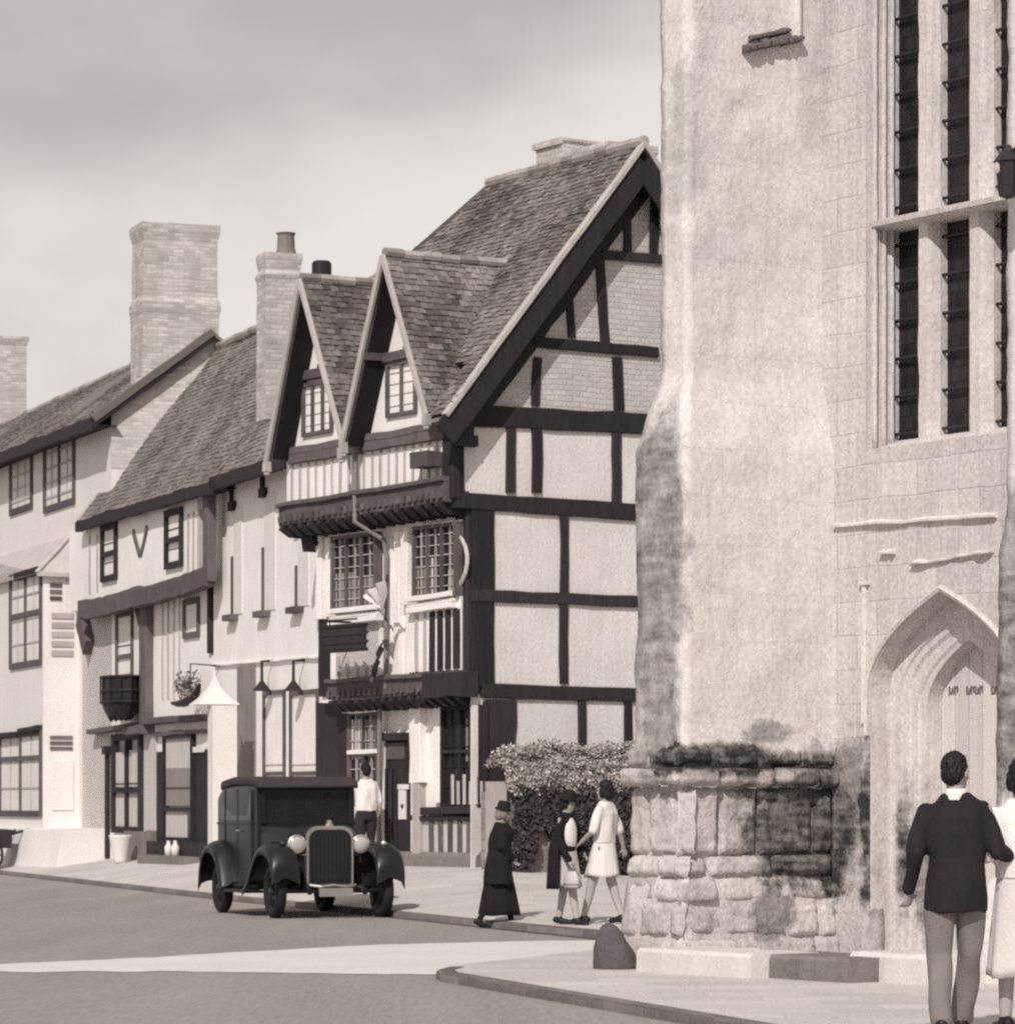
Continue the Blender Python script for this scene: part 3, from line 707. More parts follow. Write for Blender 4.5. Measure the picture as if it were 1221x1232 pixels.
# ------------------------------------------------------------------ timber-framed house
T = empty('timber_house', FT.loc, FT.rot, 'black and white timber-framed house with two pointed dormers and a big gable over the lane', 'house')
V0 = 0.0
V1 = FT.side(566, 730, 0).y; V2 = FT.side(545, 560, 0).y
sd = Fac(FT, u=0.0); f0 = Fac(FT, v=0.0); f1 = Fac(FT, v=V1); f2 = Fac(FT, v=V2)
ZJ1 = FT.side(570, 838, 0).z; ZJ2 = FT.side(550, 606, 0).z; ZB = .30
UL0 = f0.P(386, 900).x; UL1 = f1.P(388, 740).x; UL2 = f2.P(345, 570).x
OV = .45
ev = FT.side(545, 488, OV); ap = FT.side(776, 172, OV)
VR = ap.y; VB = 2*VR - V2
slope = (ap.z - ev.z)/(ap.y - ev.y)
zroof = lambda v: ap.z - slope*abs(v - VR)
# walls: plaster boxes of the three storeys
mb = MB(); mb.box((UL0, V0, ZB-.5), (-.03, VB, ZJ1)); mb.build('ground_wall', PL_FRONT, T)
mb = MB(); mb.box((UL1, V1, ZJ1), (-.03, VB, ZJ2)); mb.build('middle_wall', PL_FRONT, T)
mb = MB(); mb.box((UL2, V2, ZJ2), (-.03, VB, zroof(V2)-.12)); mb.build('upper_wall', PL_FRONT, T)
g1 = [(-.03, V2, ZJ2), (-.03, V2, zroof(V2)-.1), (-.03, VR, ap.z-.1), (-.03, VB, zroof(VB)-.1), (-.03, VB, ZJ2)]
zt = FT.side(650, 500, 0).z
mb = MB(); mb.prism([(-.03, V2+.02, ZJ2), (-.03, V2+.02, zt-.05), (-.03, VB, zt-.05), (-.03, VB, ZJ2)], (.03, 0, 0)); mb.prism([(-.03, V1+.02, ZB-.5), (-.03, V1+.02, ZJ2), (-.03, VB, ZJ2), (-.03, VB, ZB-.5)], (.03, 0, 0)); mb.build('side_plaster', PL_SIDE, T)
mb = MB(); va, vb = VR - (ap.z-.12-zt)/slope, VR + (ap.z-.12-zt)/slope
mb.prism([(-.03, va, zt-.05), (-.03, VR, ap.z-.12), (-.03, vb, zt-.05)], (.03, 0, 0)); mb.build('gable_infill', NOG, T)
# gable framing
mb = MB(); B = lambda *a, **k: sd.bar(mb, *a, **k)
for (x0, y0, x1, y1, w_) in ((545,499,800,511,25), (545,602,800,618,20), (566,717,800,725,14), (578,831,800,838,17), (640,411,790,424,13), (722,307,830,314,11)):
    B(x0, y0, x1, y1, w_, t=.06)
for (x0, y0, x1, y1, w_) in ((550,512,551,592,13), (614,512,614,593,11), (645,512,645,593,12), (741,518,741,607,11), (646,430,643,488,10), (741,430,744,494,12), (684,360,687,406,9), (720,300,727,412,11),
        (754,225,754,303,9), (786,215,786,306,10), (580,612,580,826,27), (678,622,678,823,10), (700,840,700,1000,9), (602,842,602,1010,34), (755,840,756,1000,9)):
    B(x0, y0, x1, y1, w_, t=.045)
# straight braces up under the rafters
for (x0, y0, x1, y1, w_) in ((562,497,778,205,34),): B(x0, y0, x1, y1, w_, t=.05)
mb.build('timber_frame', OAK, T)
# main roof
uL = UL2 - .12
hip_a = FT.hit(520, 303, (0, VR, ap.z), (0, -slope, 1)); rl = FT.front(588, 226, VR)
E0, E1 = Vector((uL, ev.y - .10, zroof(ev.y - .10))), Vector((OV, ev.y - .10, zroof(ev.y - .10)))
R0, R1 = Vector((uL, VR, ap.z - .06)), Vector((OV, VR, ap.z))
ar = (rl.x - uL)/(OV - uL); bh = (hip_a.z - E0.z)/(ap.z - E0.z)
acut = (FT.front(512, 497, V2 - .42).x - uL)/(OV - uL); bcut = (V2 + .42 - E0.y)/(VR - E0.y)
roof = roof_tiles('roof', E0, E1, R0, R1, TILE, T, poly=[(-.01, bcut), (acut, bcut), (acut, -.01), (1.01, -.01), (1.01, 1.01), (ar, 1.01), (-.01, bh)], seed=1.0)
mb = MB(); e2 = Vector((uL, VB + .3, zroof(VB+.3))); hz_ = E0.z + bh*(ap.z-E0.z); mb.prism([Vector((rl.x, VR, ap.z-.03)), R1, Vector((OV, VB+.3, zroof(VB+.3))), e2, Vector((uL, 2*VR - (VR - (ap.z - hz_)/slope), hz_ - .05))], (0, 0, -.08)); mb.build('rear_roof', TILE, T)
mb = MB(); hp = Vector((uL, VR - (ap.z - (E0.z + bh*(ap.z-E0.z)))/slope, E0.z + bh*(ap.z-E0.z))); hq = Vector((uL, 2*VR - hp.y, hp.z))
mb.prism([hp, Vector((rl.x, VR, ap.z+.02)), hq], (0, 0, -.06)); mb.build('hip', TILE, roof)
ridge_run((rl.x, VR, ap.z + .01), (OV, VR, ap.z + .03), RIDGE, roof, 'ridge')
# barge boards and the pale mortar line of the verge
for sgn in (-1, 1):
    mb = MB(); y1 = VR + sgn*(VR - ev.y + .12)
    mb.bar(Vector((OV-.07, y1, zroof(y1) - .30)), Vector((OV-.07, VR, ap.z - .30)), .44, (1, 0, 0), 0, .05, jit=.006, step=.6)
    mb.build('bargeboard', OAK, T)
    mb = MB(); mb.bar(Vector((OV-.1, y1, zroof(y1) - .005)), Vector((OV-.1, VR, ap.z - .005)), .075, (1, 0, 0), 0, .125, jit=.008); mb.build('verge_mortar', MORTAR, T)
mb = MB(); mb.prism([(0, ev.y-.05, zroof(ev.y-.05)-.14), (0, VR, ap.z-.14), (0, VB+.25, zroof(VB+.25)-.14)], (OV-.08, 0, 0)) if False else None
for v in (V2+.1, VR-1.9, VR-.7, VR+.7):        # purlin ends carrying the overhang
    mb = MB(); mb.box((-.3, v-.09, zroof(v)-.42), (OV-.08, v+.09, zroof(v)-.2), j=.008); mb.build('purlin', OAK, T)
# carved corner brackets at the eaves
mb = MB(); p = FT.side(556, 520, 0); mb.box((-.25, V2-.02, p.z-.1), (.16, V2+.28, p.z+.2), j=.01); mb.build('eave_block', OAK, T); mb = MB(); mb.box((.05, V2-.05, p.z-.22), (.2, V2+.35, p.z-.06), j=.015)
mb.build('corner_bracket', OAK, T)
q = f2.P(527, 553); mb = MB(); mb.box((q.x-.3, V2-.34, q.z-.12), (q.x+.22, V2+.05, q.z+.1), j=.015); mb.build('beam_end', OAK_MID, T)
# chimneys
def chimney(name, par, F, x0, x1, yt, yb, v, depth, mt, capn=2, cap_h=.10, band=None):
    a, b = F.front(x0, yb, v), F.front(x1, yt, v); z0, z1 = a.z, F.front((x0+x1)/2, yt, v).z; mb = MB(); z0 -= .2
    rings = []; n = 22
    for i in range(n+1):
        z = z0 + (z1-z0)*i/n; e = 0
        if i >= n-1: e = .05
        elif i == n-2: e = .05
        elif i == n-3: e = .03
        if band and abs((z - z0)/(z1-z0) - band) < .03: e = .035
        if band and (z-z0)/(z1-z0) < band - .03: e = .03
        w = lambda k: .012*noise.noise((z*2, k, 5))
        rings.append([Vector((a.x-e+w(1), v-e+w(2), z)), Vector((b.x+e+w(3), v-e+w(4), z)), Vector((b.x+e+w(5), v+depth+e+w(6), z)), Vector((a.x-e+w(7), v+depth+e+w(8), z))])
    mb.loft(rings); return mb.build(name, mt, par)
chimney('chimney', T, FT, 668, 732, 178, 262, VR+.1, .9, BRICKCH)
c2 = FT.front(642, 182, VR+.25); c3 = FT.front(670, 190, VR+.25); mb = MB(); mb.box((c2.x, VR+.3, c2.z-1.2), (c3.x+.1, VR+1.0, c2.z+.08)); mb.box((c2.x-.05, VR+.25, c2.z+.02), (c3.x+.1, VR+1.05, c2.z+.12)); mb.build('chimney', BRICKCH, T)
a, b = FT.front(379, 333, 4.2), FT.front(395, 312, 4.2); mb = MB(); mb.lathe(((a.x+b.x)/2, 4.2, a.z-1.6), [(.16, 0), (.16, 1.5), (.19, 1.52), (.19, b.z-a.z+1.55), (.15, b.z-a.z+1.6)], 14); mb.build('chimney_pot', BLACKP, T)
# dormers
def dormer(apx, apy, lx, ly, rx, ry, ridx, ridy, wx0, wy0, wx1, wy1, cols, seed, curt):
    dv = V2 - .42; A = FT.front(apx, apy, dv); Lf = FT.front(lx, ly, dv); Rf = FT.front(rx, ry, dv); Ap = FT.front(ridx, ridy, 0)
    vr = VR - (ap.z - A.z)/slope + .15
    # gable wall
    sc_ = .90
    mb = MB(); zl = min(Lf.z, Rf.z)
    mb.prism([(Lf.x + .1, V2 - .005, zl + .02), (A.x, V2 - .005, A.z - .22), (Rf.x - .1, V2 - .005, zl + .02)], (0, .12, 0)); d = mb.build('dormer', PL_FRONT, T)
    for (p, s_) in ((Lf, -1), (Rf, 1)):
        lo = Vector((p.x, dv, p.z)); 
        bk = Vector((p.x, vr, p.z)); top0, top1 = Vector((A.x, dv, A.z)), Vector((A.x, vr, A.z))
        if s_ > 0: roof_tiles('dormer_roof', lo, bk, top0, top1, TILE, d, seed=seed + s_, tw=.14, th=.105, sag=.03)
        else: roof_tiles('dormer_roof', bk, lo, top1, top0, TILE, d, seed=seed + s_, tw=.14, th=.105, sag=.03)
        mb = MB(); mb.bar(lo + Vector((0, -.03, -.04)), top0 + Vector((0, -.03, -.04)), .10, (0, -1, 0), -.02, .03, jit=.006, step=.5); mb.build('bargeboard', OAK_LIME, d)
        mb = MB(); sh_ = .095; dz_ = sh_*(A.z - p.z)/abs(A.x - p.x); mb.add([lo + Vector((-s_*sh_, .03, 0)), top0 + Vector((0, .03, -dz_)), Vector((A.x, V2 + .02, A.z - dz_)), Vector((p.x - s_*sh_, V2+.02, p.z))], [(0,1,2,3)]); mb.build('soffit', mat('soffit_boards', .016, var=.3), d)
        mb = MB(); mb.box((p.x-.055, dv-.07, p.z-.2), (p.x+.055, dv+.04, p.z-.03), j=.006); mb.lathe((p.x, dv-.015, p.z-.27), [(.01, 0), (.05, .02), (.055, .06), (.02, .09)], 8); mb.build('pendant', OAK_LIME, d)
    ridge_run((A.x, dv, A.z + .02), (A.x, vr + .05, A.z + .02), RIDGE, d, 'ridge', r=.075)
    # tie, sill beam, queen struts
    mb = MB(); h = A.z - zl; hw = (Rf.x - Lf.x)/2
    zc_ = zl + h*.47; k = hw*(1 - .47)
    mb.bar((A.x - k + .02, V2, zc_), (A.x + k - .02, V2, zc_), .15, (0,-1,0), 0, .10)
    mb.build('tie_beam', OAK_MID, d)
    for xx in (A.x - k - .05, A.x + k - .12): mb = MB(); mb.box((xx, dv, zc_-.05), (xx + .17, V2, zc_+.06), j=.01); mb.build('outrigger', OAK_MID, d)
    mb = MB(); mb.bar((Lf.x + .08, V2, zl + .02), (Rf.x - .08, V2, zl + .02), .17, (0,-1,0), 0, .09)
    mb.build('sill_beam', OAK_MID, d)
    r = f2.rect(wx0, wy0, wx1, wy1); window(d, f2, r, cols, 5, fr=.06, frame=OAK_MID, bars=OAK_LIME, curt=curt, proud=.06)
    return d
dormer(462, 305, 412, 537, 514, 496, 622, 313, 467, 437, 503, 497, 2, 2.0, None)
dormer(362, 334, 322, 553, 414, 530, 445, 340, 366, 462, 402, 520, 3, 3.0, [(.42, 1, 0, 1, CURT)])
# studded band under the dormers, carved jetty beams
def studs(fc, x0, y0a, y0b, x1, y1a, y1b, n, w_, mt, name, par, t=.03):
    mb = MB()
    for i in range(n):
        f = (i+.5)/n; x = x0 + (x1-x0)*f
        fc.bar(mb, x, y0a + (y1a-y0a)*f, x, y0b + (y1b-y0b)*f, w_, t=t)
    return mb.build(name, mt, par)
studs(f2, 347, 550, 614, 531, 518, 585, 19, 2.6, OAK_LIME, 'studs', T, t=.02)
mb = MB(); f2.bar(mb, 345, 545, 535, 512, 9, t=.10); mb.build('wall_plate', OAK_MID, T)
mb = MB(); f2.bar(mb, 541, 500, 543, 600, 13, t=.06); mb.build('corner_post', OAK, T)
def jetty(fc, x0, y0, x1, y1, wpx, dent, name, mt, deep, wz=None, t=.16):
    mb = MB(); a, b = fc.P(x0, y0), fc.P(x1, y1); d = (fc.F.M @ ((a+b)/2)).y; w_ = wpx*d/FOC
    mb.bar(a, b, w_, (0,-1,0), -.3, t, jit=.012); mb.bar(a + Vector((0,0,w_*.5)), b + Vector((0,0,w_*.5)), .07, (0,-1,0), -.1, t + .06, jit=.01)
    ob = mb.build(name, mt, T); mb = MB(); n = int(abs(b.x-a.x)/dent)
    for i in range(n):
        c = a.lerp(b, (i+.5)/n); mb.box((c.x-dent*.27, fc.v-t-.045, c.z-w_*.32), (c.x+dent*.27, fc.v-t+.03, c.z-w_*.02), j=.01)
    mb.build('carving', mt, ob); mb = MB(); m = max(3, int(n*.62))
    for i in range(m):
        c = a.lerp(b, (i+.5)/m); z = c.z - w_*.5; mb.prism([(c.x-.06, fc.v-t-.02, z), (c.x-.06, fc.v-t-.05, z-.06), (c.x-.06, fc.v-.02, z-.18), (c.x-.06, fc.v+deep, z-.20), (c.x-.06, fc.v+deep, z)], (.12, 0, 0))
    mb.build('joist_end', OAK, ob); return ob
jetty(f2, 345, 622, 545, 590, 26, .17, 'jetty_beam', OAK_MID, .5)
jetty(f1, 404, 832, 566, 822, 24, .16, 'jetty_beam', OAK_MID, .35)
mb = MB(); f1.bar(mb, 523, 826, 570, 823, 30, t=.235); mb.build('jetty_end', OAK, T)
# first floor front
for q_ in ((558, 612, 559, 838, 15, .06), (396, 745, 396, 838, 22, .05), (380, 640, 383, 660, 14, .2)): mb = MB(); f1.bar(mb, *q_[:5], t=q_[5]); mb.build('corner_post', OAK, T)
for q_ in ((389, 642, 389, 745, 7, .10), (397, 648, 397, 742, 6, .06), (470, 648, 470, 812, 9, .06), (482, 640, 482, 812, 7, .08), (494, 640, 494, 728, 8, .14)): mb = MB(); f1.bar(mb, *q_[:5], t=q_[5]); mb.build('post', PL_FRONT, T)
mb = MB(); pts = [f1.P(x, y, .10) for x, y in ((551,643),(556,649),(560,658),(562,668),(562,678),(560,689),(556,699),(551,708),(546,715))]; mb.tube(pts, [.025,.03,.032,.034,.034,.034,.032,.03,.025], 8); mb.build('curved_brace', PL_GREY, T)
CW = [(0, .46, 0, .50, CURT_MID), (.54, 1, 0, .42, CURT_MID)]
OR_ = .15; fo_ = Fac(FT, v=V1-OR_)
for xa, ya, xb, yb in ((401, 643, 455, 812), (499, 631, 551, 806)):
    r = fo_.rect(xa, ya, xb, yb); mb = MB(); mb.box((r[0]+.01, V1-OR_+.05, r[2]), (r[1]-.01, V1+.02, r[3])); mb.build('oriel', PL_FRONT, T)
wa = window(T, fo_, fo_.rect(401, 646, 455, 731), 6, 7, fr=.055, frame=OAK_MID, bars=OAK_LIME, mull=3, curt=CW, proud=.06, bw=.016)
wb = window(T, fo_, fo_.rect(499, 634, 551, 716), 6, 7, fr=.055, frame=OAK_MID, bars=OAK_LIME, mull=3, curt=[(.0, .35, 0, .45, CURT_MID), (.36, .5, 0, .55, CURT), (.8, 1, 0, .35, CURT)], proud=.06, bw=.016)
def oriel_sill(x0, y0, x1, y1, n):
    mb = MB(); a, b = fo_.P(x0, y0), fo_.P(x1, y1)
    for k, (dz, ww, t) in enumerate(((.06, .08, .12), (-.03, .05, .07), (-.11, .09, .10))): mb.bar(a + Vector((0,0,dz)), b + Vector((0,0,dz)), ww, (0,-1,0), -.05, t, jit=.006)
    return mb.build('oriel_sill', PL_FRONT, T)
oriel_sill(400, 741, 458, 735, 0); oriel_sill(494, 727, 548, 719, 0)
mb = MB(); f1.boxr(mb, f1.rect(496, 735, 560, 806), -.02, .12); mb.build('apron', PL_FRONT, T); mb = MB(); f1.boxr(mb, f1.rect(404, 750, 462, 818), -.02, .10); mb.build('apron', PL_FRONT, T)
fa = Fac(FT, v=V1-OR_+.03); studs(fa, 516, 737, 808, 554, 732, 804, 4, 6, OAK, 'studs', T, t=.035)
studs(fa, 402, 790, 816, 456, 786, 812, 5, 2.2, OAK_LIME, 'studs', T, t=.035)
mb = MB()
for x in (502, 512): fa.bar(mb, x, 737, x, 808, 3, t=.03)
mb.build('studs', OAK_LIME, T)
# ground floor front
mb = MB()
f0.boxr(mb, f0.rect(383, 846, 424, 1000), -.02, .05); mb.build('dark_boarding', OAK, T); mb = MB(); f0.boxr(mb, f0.rect(536, 846, 586, 990), -.02, .04); mb.build('dark_boarding', OAK, T)
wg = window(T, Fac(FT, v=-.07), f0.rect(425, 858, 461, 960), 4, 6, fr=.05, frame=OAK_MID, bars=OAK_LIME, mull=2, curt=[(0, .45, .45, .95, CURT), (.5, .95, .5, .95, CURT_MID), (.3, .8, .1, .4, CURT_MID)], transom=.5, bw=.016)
for q_, nm_ in (((421, 855, 462, 853, 7, .16), 'lintel'), ((426, 906, 462, 904, 5, .14), 'lintel'), ((464, 850, 463, 1040, 5, .08), 'door_post')): mb = MB(); f0.bar(mb, *q_[:5], t=q_[5]); mb.build(nm_, PL_FRONT, T)
dr = f0.rect(463, 890, 494, 1042); mb = MB(); f0.boxr(mb, dr, -.1, .03)
for i in range(5):
    c = dr[0] + (dr[1]-dr[0])*(i+.5)/5; f0.boxr(mb, (c-.10, c+.10, dr[2]+.1, dr[2]+1.55), .03, .045)
d_ = mb.build('door', OAK, T); mb = MB(); f0.boxr(mb, (dr[0]+.12, dr[1]-.12, dr[3]-.32, dr[3]-.06), .03, .05); mb.build('door_panel', OAK_MID, d_); mb = MB(); f0.boxr(mb, (dr[0]+.02, dr[1]-.02, dr[3]-.02, dr[3]+.1), -.05, .14); mb.build('door_head', OAK, d_)
mb = MB(); mb.ell((dr[1]-.14, -.07, dr[2]+.95), (.03, .03, .03)); mb.build('door_knob', IRON, d_)
r = f0.rect(483, 944, 492, 986); mb = MB(); f0.boxr(mb, r, .045, .06); f0.boxr(mb, (r[0], r[1]+.1, r[3]-.08, r[3]), .06, .075); mb.build('notice', WHITEP, d_)
mb = MB(); f0.bar(mb, 507, 848, 508, 942, 14, t=.14); mb.build('post', PL_FRONT, T); mb = MB(); f0.bar(mb, 532, 848, 532, 966, 9, t=.10); mb.build('post', PL_FRONT, T)
mb = MB(); f0.bar(mb, 508, 943, 508, 1036, 9, t=.13); mb.build('post', OAK_LIME, T)  # lower post greyer, to paint in the shadow low on the front
wd = window(T, Fac(FT, v=-.07), f0.rect(537, 850, 583, 972), 4, 5, fr=.06, frame=OAK, bars=OAK, glass=GLASSD, curt=[(.62, .72, .45, .9, CURT_MID)], mull=2, transom=.55)
mb = MB()
for i in range(6):
    x = 545 + i*7; Fac(FT, v=-.16).bar(mb, x, 932 + (i % 2)*8, x, 968, 3, t=.02, back=.0)
mb.build('pales', OAK_LIME, T)
mb = MB(); f0.bar(mb, 516, 976, 582, 975, 9, t=.17); mb.build('rail', OAK, T); mb = MB(); f0.bar(mb, 500, 985, 582, 984, 6, t=.12); mb.build('rail', OAK, T)
mb = MB(); f0.boxr(mb, f0.rect(500, 986, 583, 1036), -.02, .06); mb.build('apron', PL_GREY, T)
studs(Fac(FT, v=-.06), 514, 988, 1034, 582, 987, 1033, 6, 5.2, OAK_MID, 'studs', T, t=.03)
mb = MB(); a = f0.P(383, 1036); rr = []
for i in range(20):
    u = UL0 - .05 + (0.08 - UL0)*i/19; e = .02*noise.noise((u*2.5, 0, 3)); rr.append([Vector((u, .1, -.1)), Vector((u, -.20+e, -.1)), Vector((u, -.17+e, .68)), Vector((u, -.1+e, .74)), Vector((u, .1, .74))])
mb.loft(rr); mb.build('stone_plinth', STONE_D, T)
mb = MB(); rr = []
for i in range(16):
    v = -.1 + 3.2*i/15; e = .02*noise.noise((v*2.5, 0, 8)); rr.append([Vector((-.1, v, -.1)), Vector((.16+e, v, -.1)), Vector((.13+e, v, .68)), Vector((.05, v, .76)), Vector((-.1, v, .76))])
mb.loft(rr); mb.build('stone_plinth', STONE_D, T)
# rainwater pipe down the middle of the front
mb = MB(); pts = [Vector(f2.P(427, 540, .10)), Vector(f2.P(427, 628, .22)), Vector(f1.P(462, 650, .16)), Vector(f1.P(465, 670, .14)), Vector(f1.P(464, 835, .14)), Vector(f0.P(457, 850, .2)), Vector(f0.P(455, 1036, .12))]
mb.tube(pts, .04, 8); pp = f2.P(427, 537, .12); mb.box(pp - Vector((.08, .07, .10)), pp + Vector((.08, .07, .10))); mb.build('rainwater_pipe', LEAD, T)
# hanging sign and flag
sg = f1.P(414, 768, .75); so_ = empty('hanging_sign', FT.M @ sg, FT.rot, 'dark wooden signboard hanging on the timber front below the left leaded window', 'sign')
a, b = f1.P(390, 768, .75), f1.P(440, 768, .75); hw = abs(b.x-a.x)/2; mb = MB(); hz = 15/77
mb.box((-hw, -.03, -hz), (hw, .03, hz)); 
for zz in (-hz, -hz*.35, hz*.35, hz): mb.box((-hw-.02, -.045, zz-.025), (hw+.02, .045, zz+.025))
mb.build('board', OAK, so_); mb = MB(); mb.tube([(-hw, .75, hz+.1), (-hw, 0, hz+.1)], .02, 6); mb.tube([(-hw*.7, 0, hz+.1), (-hw*.7, 0, hz)], .012, 6); mb.tube([(-hw, 0, hz+.1), (hw*.6, 0, hz+.1)], .016, 6); mb.build('bracket', IRON, so_)
fl = f1.P(470, 690, .1); fo = empty('flag', FT.M @ fl, FT.rot, 'limp pale flag with a dark hanging fold on a pole between the two leaded windows', 'flag')
mb = MB(); tip = f1.P(452, 800, .9) - fl; top = f1.P(466, 690, .75) - fl; bt = f1.P(463, 760, .0) - fl
mb.tube([bt, top], .022, 8); mb.build('pole', OAK_MID, fo)
def cloth(name, pts, mt):
    mb = MB(); n = 14; m = 8; vs = []
    P_ = [Vector(f1.P(x, y, o)) - fl for x, y, o in pts]
    for i in range(n+1):
        for k in range(m+1):
            p = P_[0].lerp(P_[1], i/n).lerp(P_[3].lerp(P_[2], i/n), k/m); p.y += .05*math.sin(i*1.1 + k*.6); vs.append(p)
    mb.add(vs, [(i*(m+1)+k, i*(m+1)+k+1, (i+1)*(m+1)+k+1, (i+1)*(m+1)+k) for i in range(n) for k in range(m)]); return mb.build(name, mt, fo, True)
cloth('pale_cloth', [(463, 696, .72), (436, 716, .85), (455, 730, .7), (462, 742, .5)], WHITEP); cloth('dark_cloth', [(459, 770, .45), (446, 822, .5), (450, 812, .4), (461, 775, .3)], BLACKP)
# ------------------------------------------------------------------ the row of houses beyond
def at_front(px): p = FF.M @ FF.front(px, 1000, 0); return Frame((p.x, p.y, 0), FF.rot)
F3, F2, F1 = at_front(385), at_front(255), at_front(100)
def chimney_s(name, par, F, xc, x1, yt, yb, u, width, mt, cap=.06, band=None):
    """stack whose broad face looks down the street"""
    a, b = F.side(xc, yb, u), F.side(x1, yt, u); z0, z1 = a.z - .3, F.side((xc+x1)/2, yt, u).z; mb = MB(); rings = []; n = 30
    for i in range(n+1):
        z = z0 + (z1-z0)*i/n; e = cap if i >= n-1 else (cap*.5 if i == n-2 else 0)
        if band:
            f = (z-z0)/(z1-z0)
            if abs(f-band) < .02: e = .05
            elif f < band: e = .025
        q = lambda k: .014*noise.noise((z*1.7, k, a.y))
        rings.append([Vector((u-width-e+q(1), a.y-e+q(2), z)), Vector((u+e+q(3), a.y-e+q(2), z)), Vector((u+e+q(3), b.y+e+q(4), z)), Vector((u-width-e+q(1), b.y+e+q(4), z))])
    mb.loft(rings); return mb.build(name, mt, par)
def plain_roof(F, par, x0, y0, x1, y1, vE, rx, ry, mt, seed, ext0=0.0, ext1=0.0, fasc=OAK, rear=True, verge=True, fw=.17):
    """roof with its eave traced between two points and its ridge height taken from the end of the verge"""
    e0, e1 = F.front(x0, y0, vE), F.front(x1, y1, vE)
    uR = e0.x if rx[1] == 0 else e1.x
    rp = F.side(rx[0], ry, uR)
    P00 = e0 + Vector((-ext0, 0, 0)); P10 = e1 + Vector((ext1, 0, 0))
    P01, P11 = Vector((P00.x, rp.y, rp.z)), Vector((P10.x, rp.y, rp.z))
    ro = roof_tiles('roof', P00, P10, P01, P11, mt, par, tw=.16, th=.125, seed=seed, sag=.09)
    mb = MB(); d = Vector((0, rp.y - vE, 0)); back0, back1 = P00 + d*2, P10 + d*2
    mb.prism([P01, P11, back1, back0], (0, 0, -.08)); mb.build('rear_roof', mt, par)
    ridge_run(P01 + Vector((0,0,.02)), P11 + Vector((0,0,.02)), RIDGE, ro)
    mb = MB(); mb.bar(P00 + Vector((0, -.04, -.12)), P10 + Vector((0, -.04, -.12)), fw, (0,-1,0), -.03, .05, jit=.012); mb.add([P00 + Vector((0,0,-.12)), P10 + Vector((0,0,-.12)), P10 + Vector((0, -vE+.1, -.14)), P00 + Vector((0, -vE+.1, -.14))], [(0,1,2,3)]); mb.build('eaves', fasc, par)
    return P00, P10, P01, P11, ro
def verge(par, a, b, mt=MORTAR, w=.09):
    mb = MB(); mb.bar(a, b, w, (1, 0, 0), -.12, .03, jit=.01); return mb.build('verge_mortar', mt, par)
# ---- white shop house with curved beams
H2 = empty('shop_house', F2.loc, F2.rot, 'old shop house with curved dark beams and a dark basket under the upper window', 'house')
P00, P10, P01, P11, r2 = plain_roof(F2, H2, 95, 627, 257, 579, -.42, (245, 0), 425, TILE_PALE, 5.0, fw=.22)
verge(H2, P00, P01)
h2u0 = F2.front(99, 900, 0).x; zE2 = P10.z - .1; zE2b = P00.z - .1
g2 = Fac(F2, v=-.28); g1_ = Fac(F2, v=0.0)
zj = F2.front(175, 717, -.28).z
mb = MB(); mb.prism([(h2u0, -.28, zj), (-.01, -.28, zj), (-.01, -.28, zE2), (h2u0, -.28, zE2b)], (0, 1, 0)); mb.build('upper_wall', PL_FRONT, H2)
mb = MB(); mb.box((h2u0, 0, -.2), (-.01, 5, zj)); mb.box((h2u0+.02, .5, zj), (-.01, 5, min(zE2, zE2b))); mb.build('wall', PL_FRONT, H2)
mb = MB(); g2.bar(mb, 100, 734, 172, 716, 23, t=.12, bow=.05); g2.bar(mb, 168, 720, 254, 693, 23, t=.14, bow=.03); mb.build('jetty_beam', OAK_MID, H2)
mb = MB(); g2.bar(mb, 252, 590, 252, 700, 8, t=.08); mb.build('corner_post', OAK_MID, H2)
mb = MB()
for (x0,y0,x1,y1) in ((161,640,169,668),(178,634,170,668)): g2.bar(mb, x0, y0, x1, y1, 2.5, t=.04)
mb.build('brace', OAK_MID, H2)
studs(g2, 224, 620, 690, 249, 608, 684, 4, 2.2, OAK_LIME, 'studs', H2, t=.02)
studs(g2, 104, 645, 715, 122, 642, 712, 2, 2.2, OAK_LIME, 'studs', H2, t=.02)
window(H2, g2, g2.rect(124, 633, 142, 697), 1, 3, fr=.12, frame=OAK, bars=OAK, curt=[(.0, 1, 0, .38, CURT), (.0, 1, .72, 1, CURT)], proud=.07, transom=.48)
window(H2, g2, g2.rect(201, 615, 221, 681), 1, 3, fr=.12, frame=OAK, bars=OAK, curt=[(.0, 1, 0, .38, CURT), (.0, 1, .72, 1, CURT)], proud=.07, transom=.48)
window(H2, g1_, g1_.rect(141, 738, 161, 816), 1, 2, fr=.10, frame=OAK_MID, bars=OAK, curt=[(0, 1, 0, .3, CURT), (0, 1, .38, .8, CURT_MID)], transom=.34)
window(H2, g1_, g1_.rect(222, 722, 241, 766), 1, 1, fr=.11, frame=OAK_MID, bars=OAK, curt=[(0, 1, 0, .75, CURT)])
mb = MB(); g1_.bar(mb, 181, 722, 181, 882, 11, t=.16, bow=.03); g1_.bar(mb, 170, 726, 180, 760, 7, t=.12, bow=.04); mb.build('post', OAK_MID, H2); mb = MB(); g1_.bar(mb, 104, 745, 112, 780, 8, t=.2); mb.build('post', OAK_MID, H2)
studs(g1_, 193, 726, 842, 220, 720, 840, 4, 2.2, OAK_LIME, 'studs', H2, t=.02)
mb = MB(); g1_.bar(mb, 254, 700, 254, 786, 4, t=.06); mb.build('post', OAK, H2)
mb = MB(); g1_.bar(mb, 116, 881, 170, 873, 6, t=.22); g1_.bar(mb, 164, 880, 186, 878, 10, t=.28); g1_.bar(mb, 184, 869, 251, 863, 8, t=.25); g1_.bar(mb, 190, 884, 251, 879, 5, t=.12); mb.build('fascia', OAK_MID, H2)
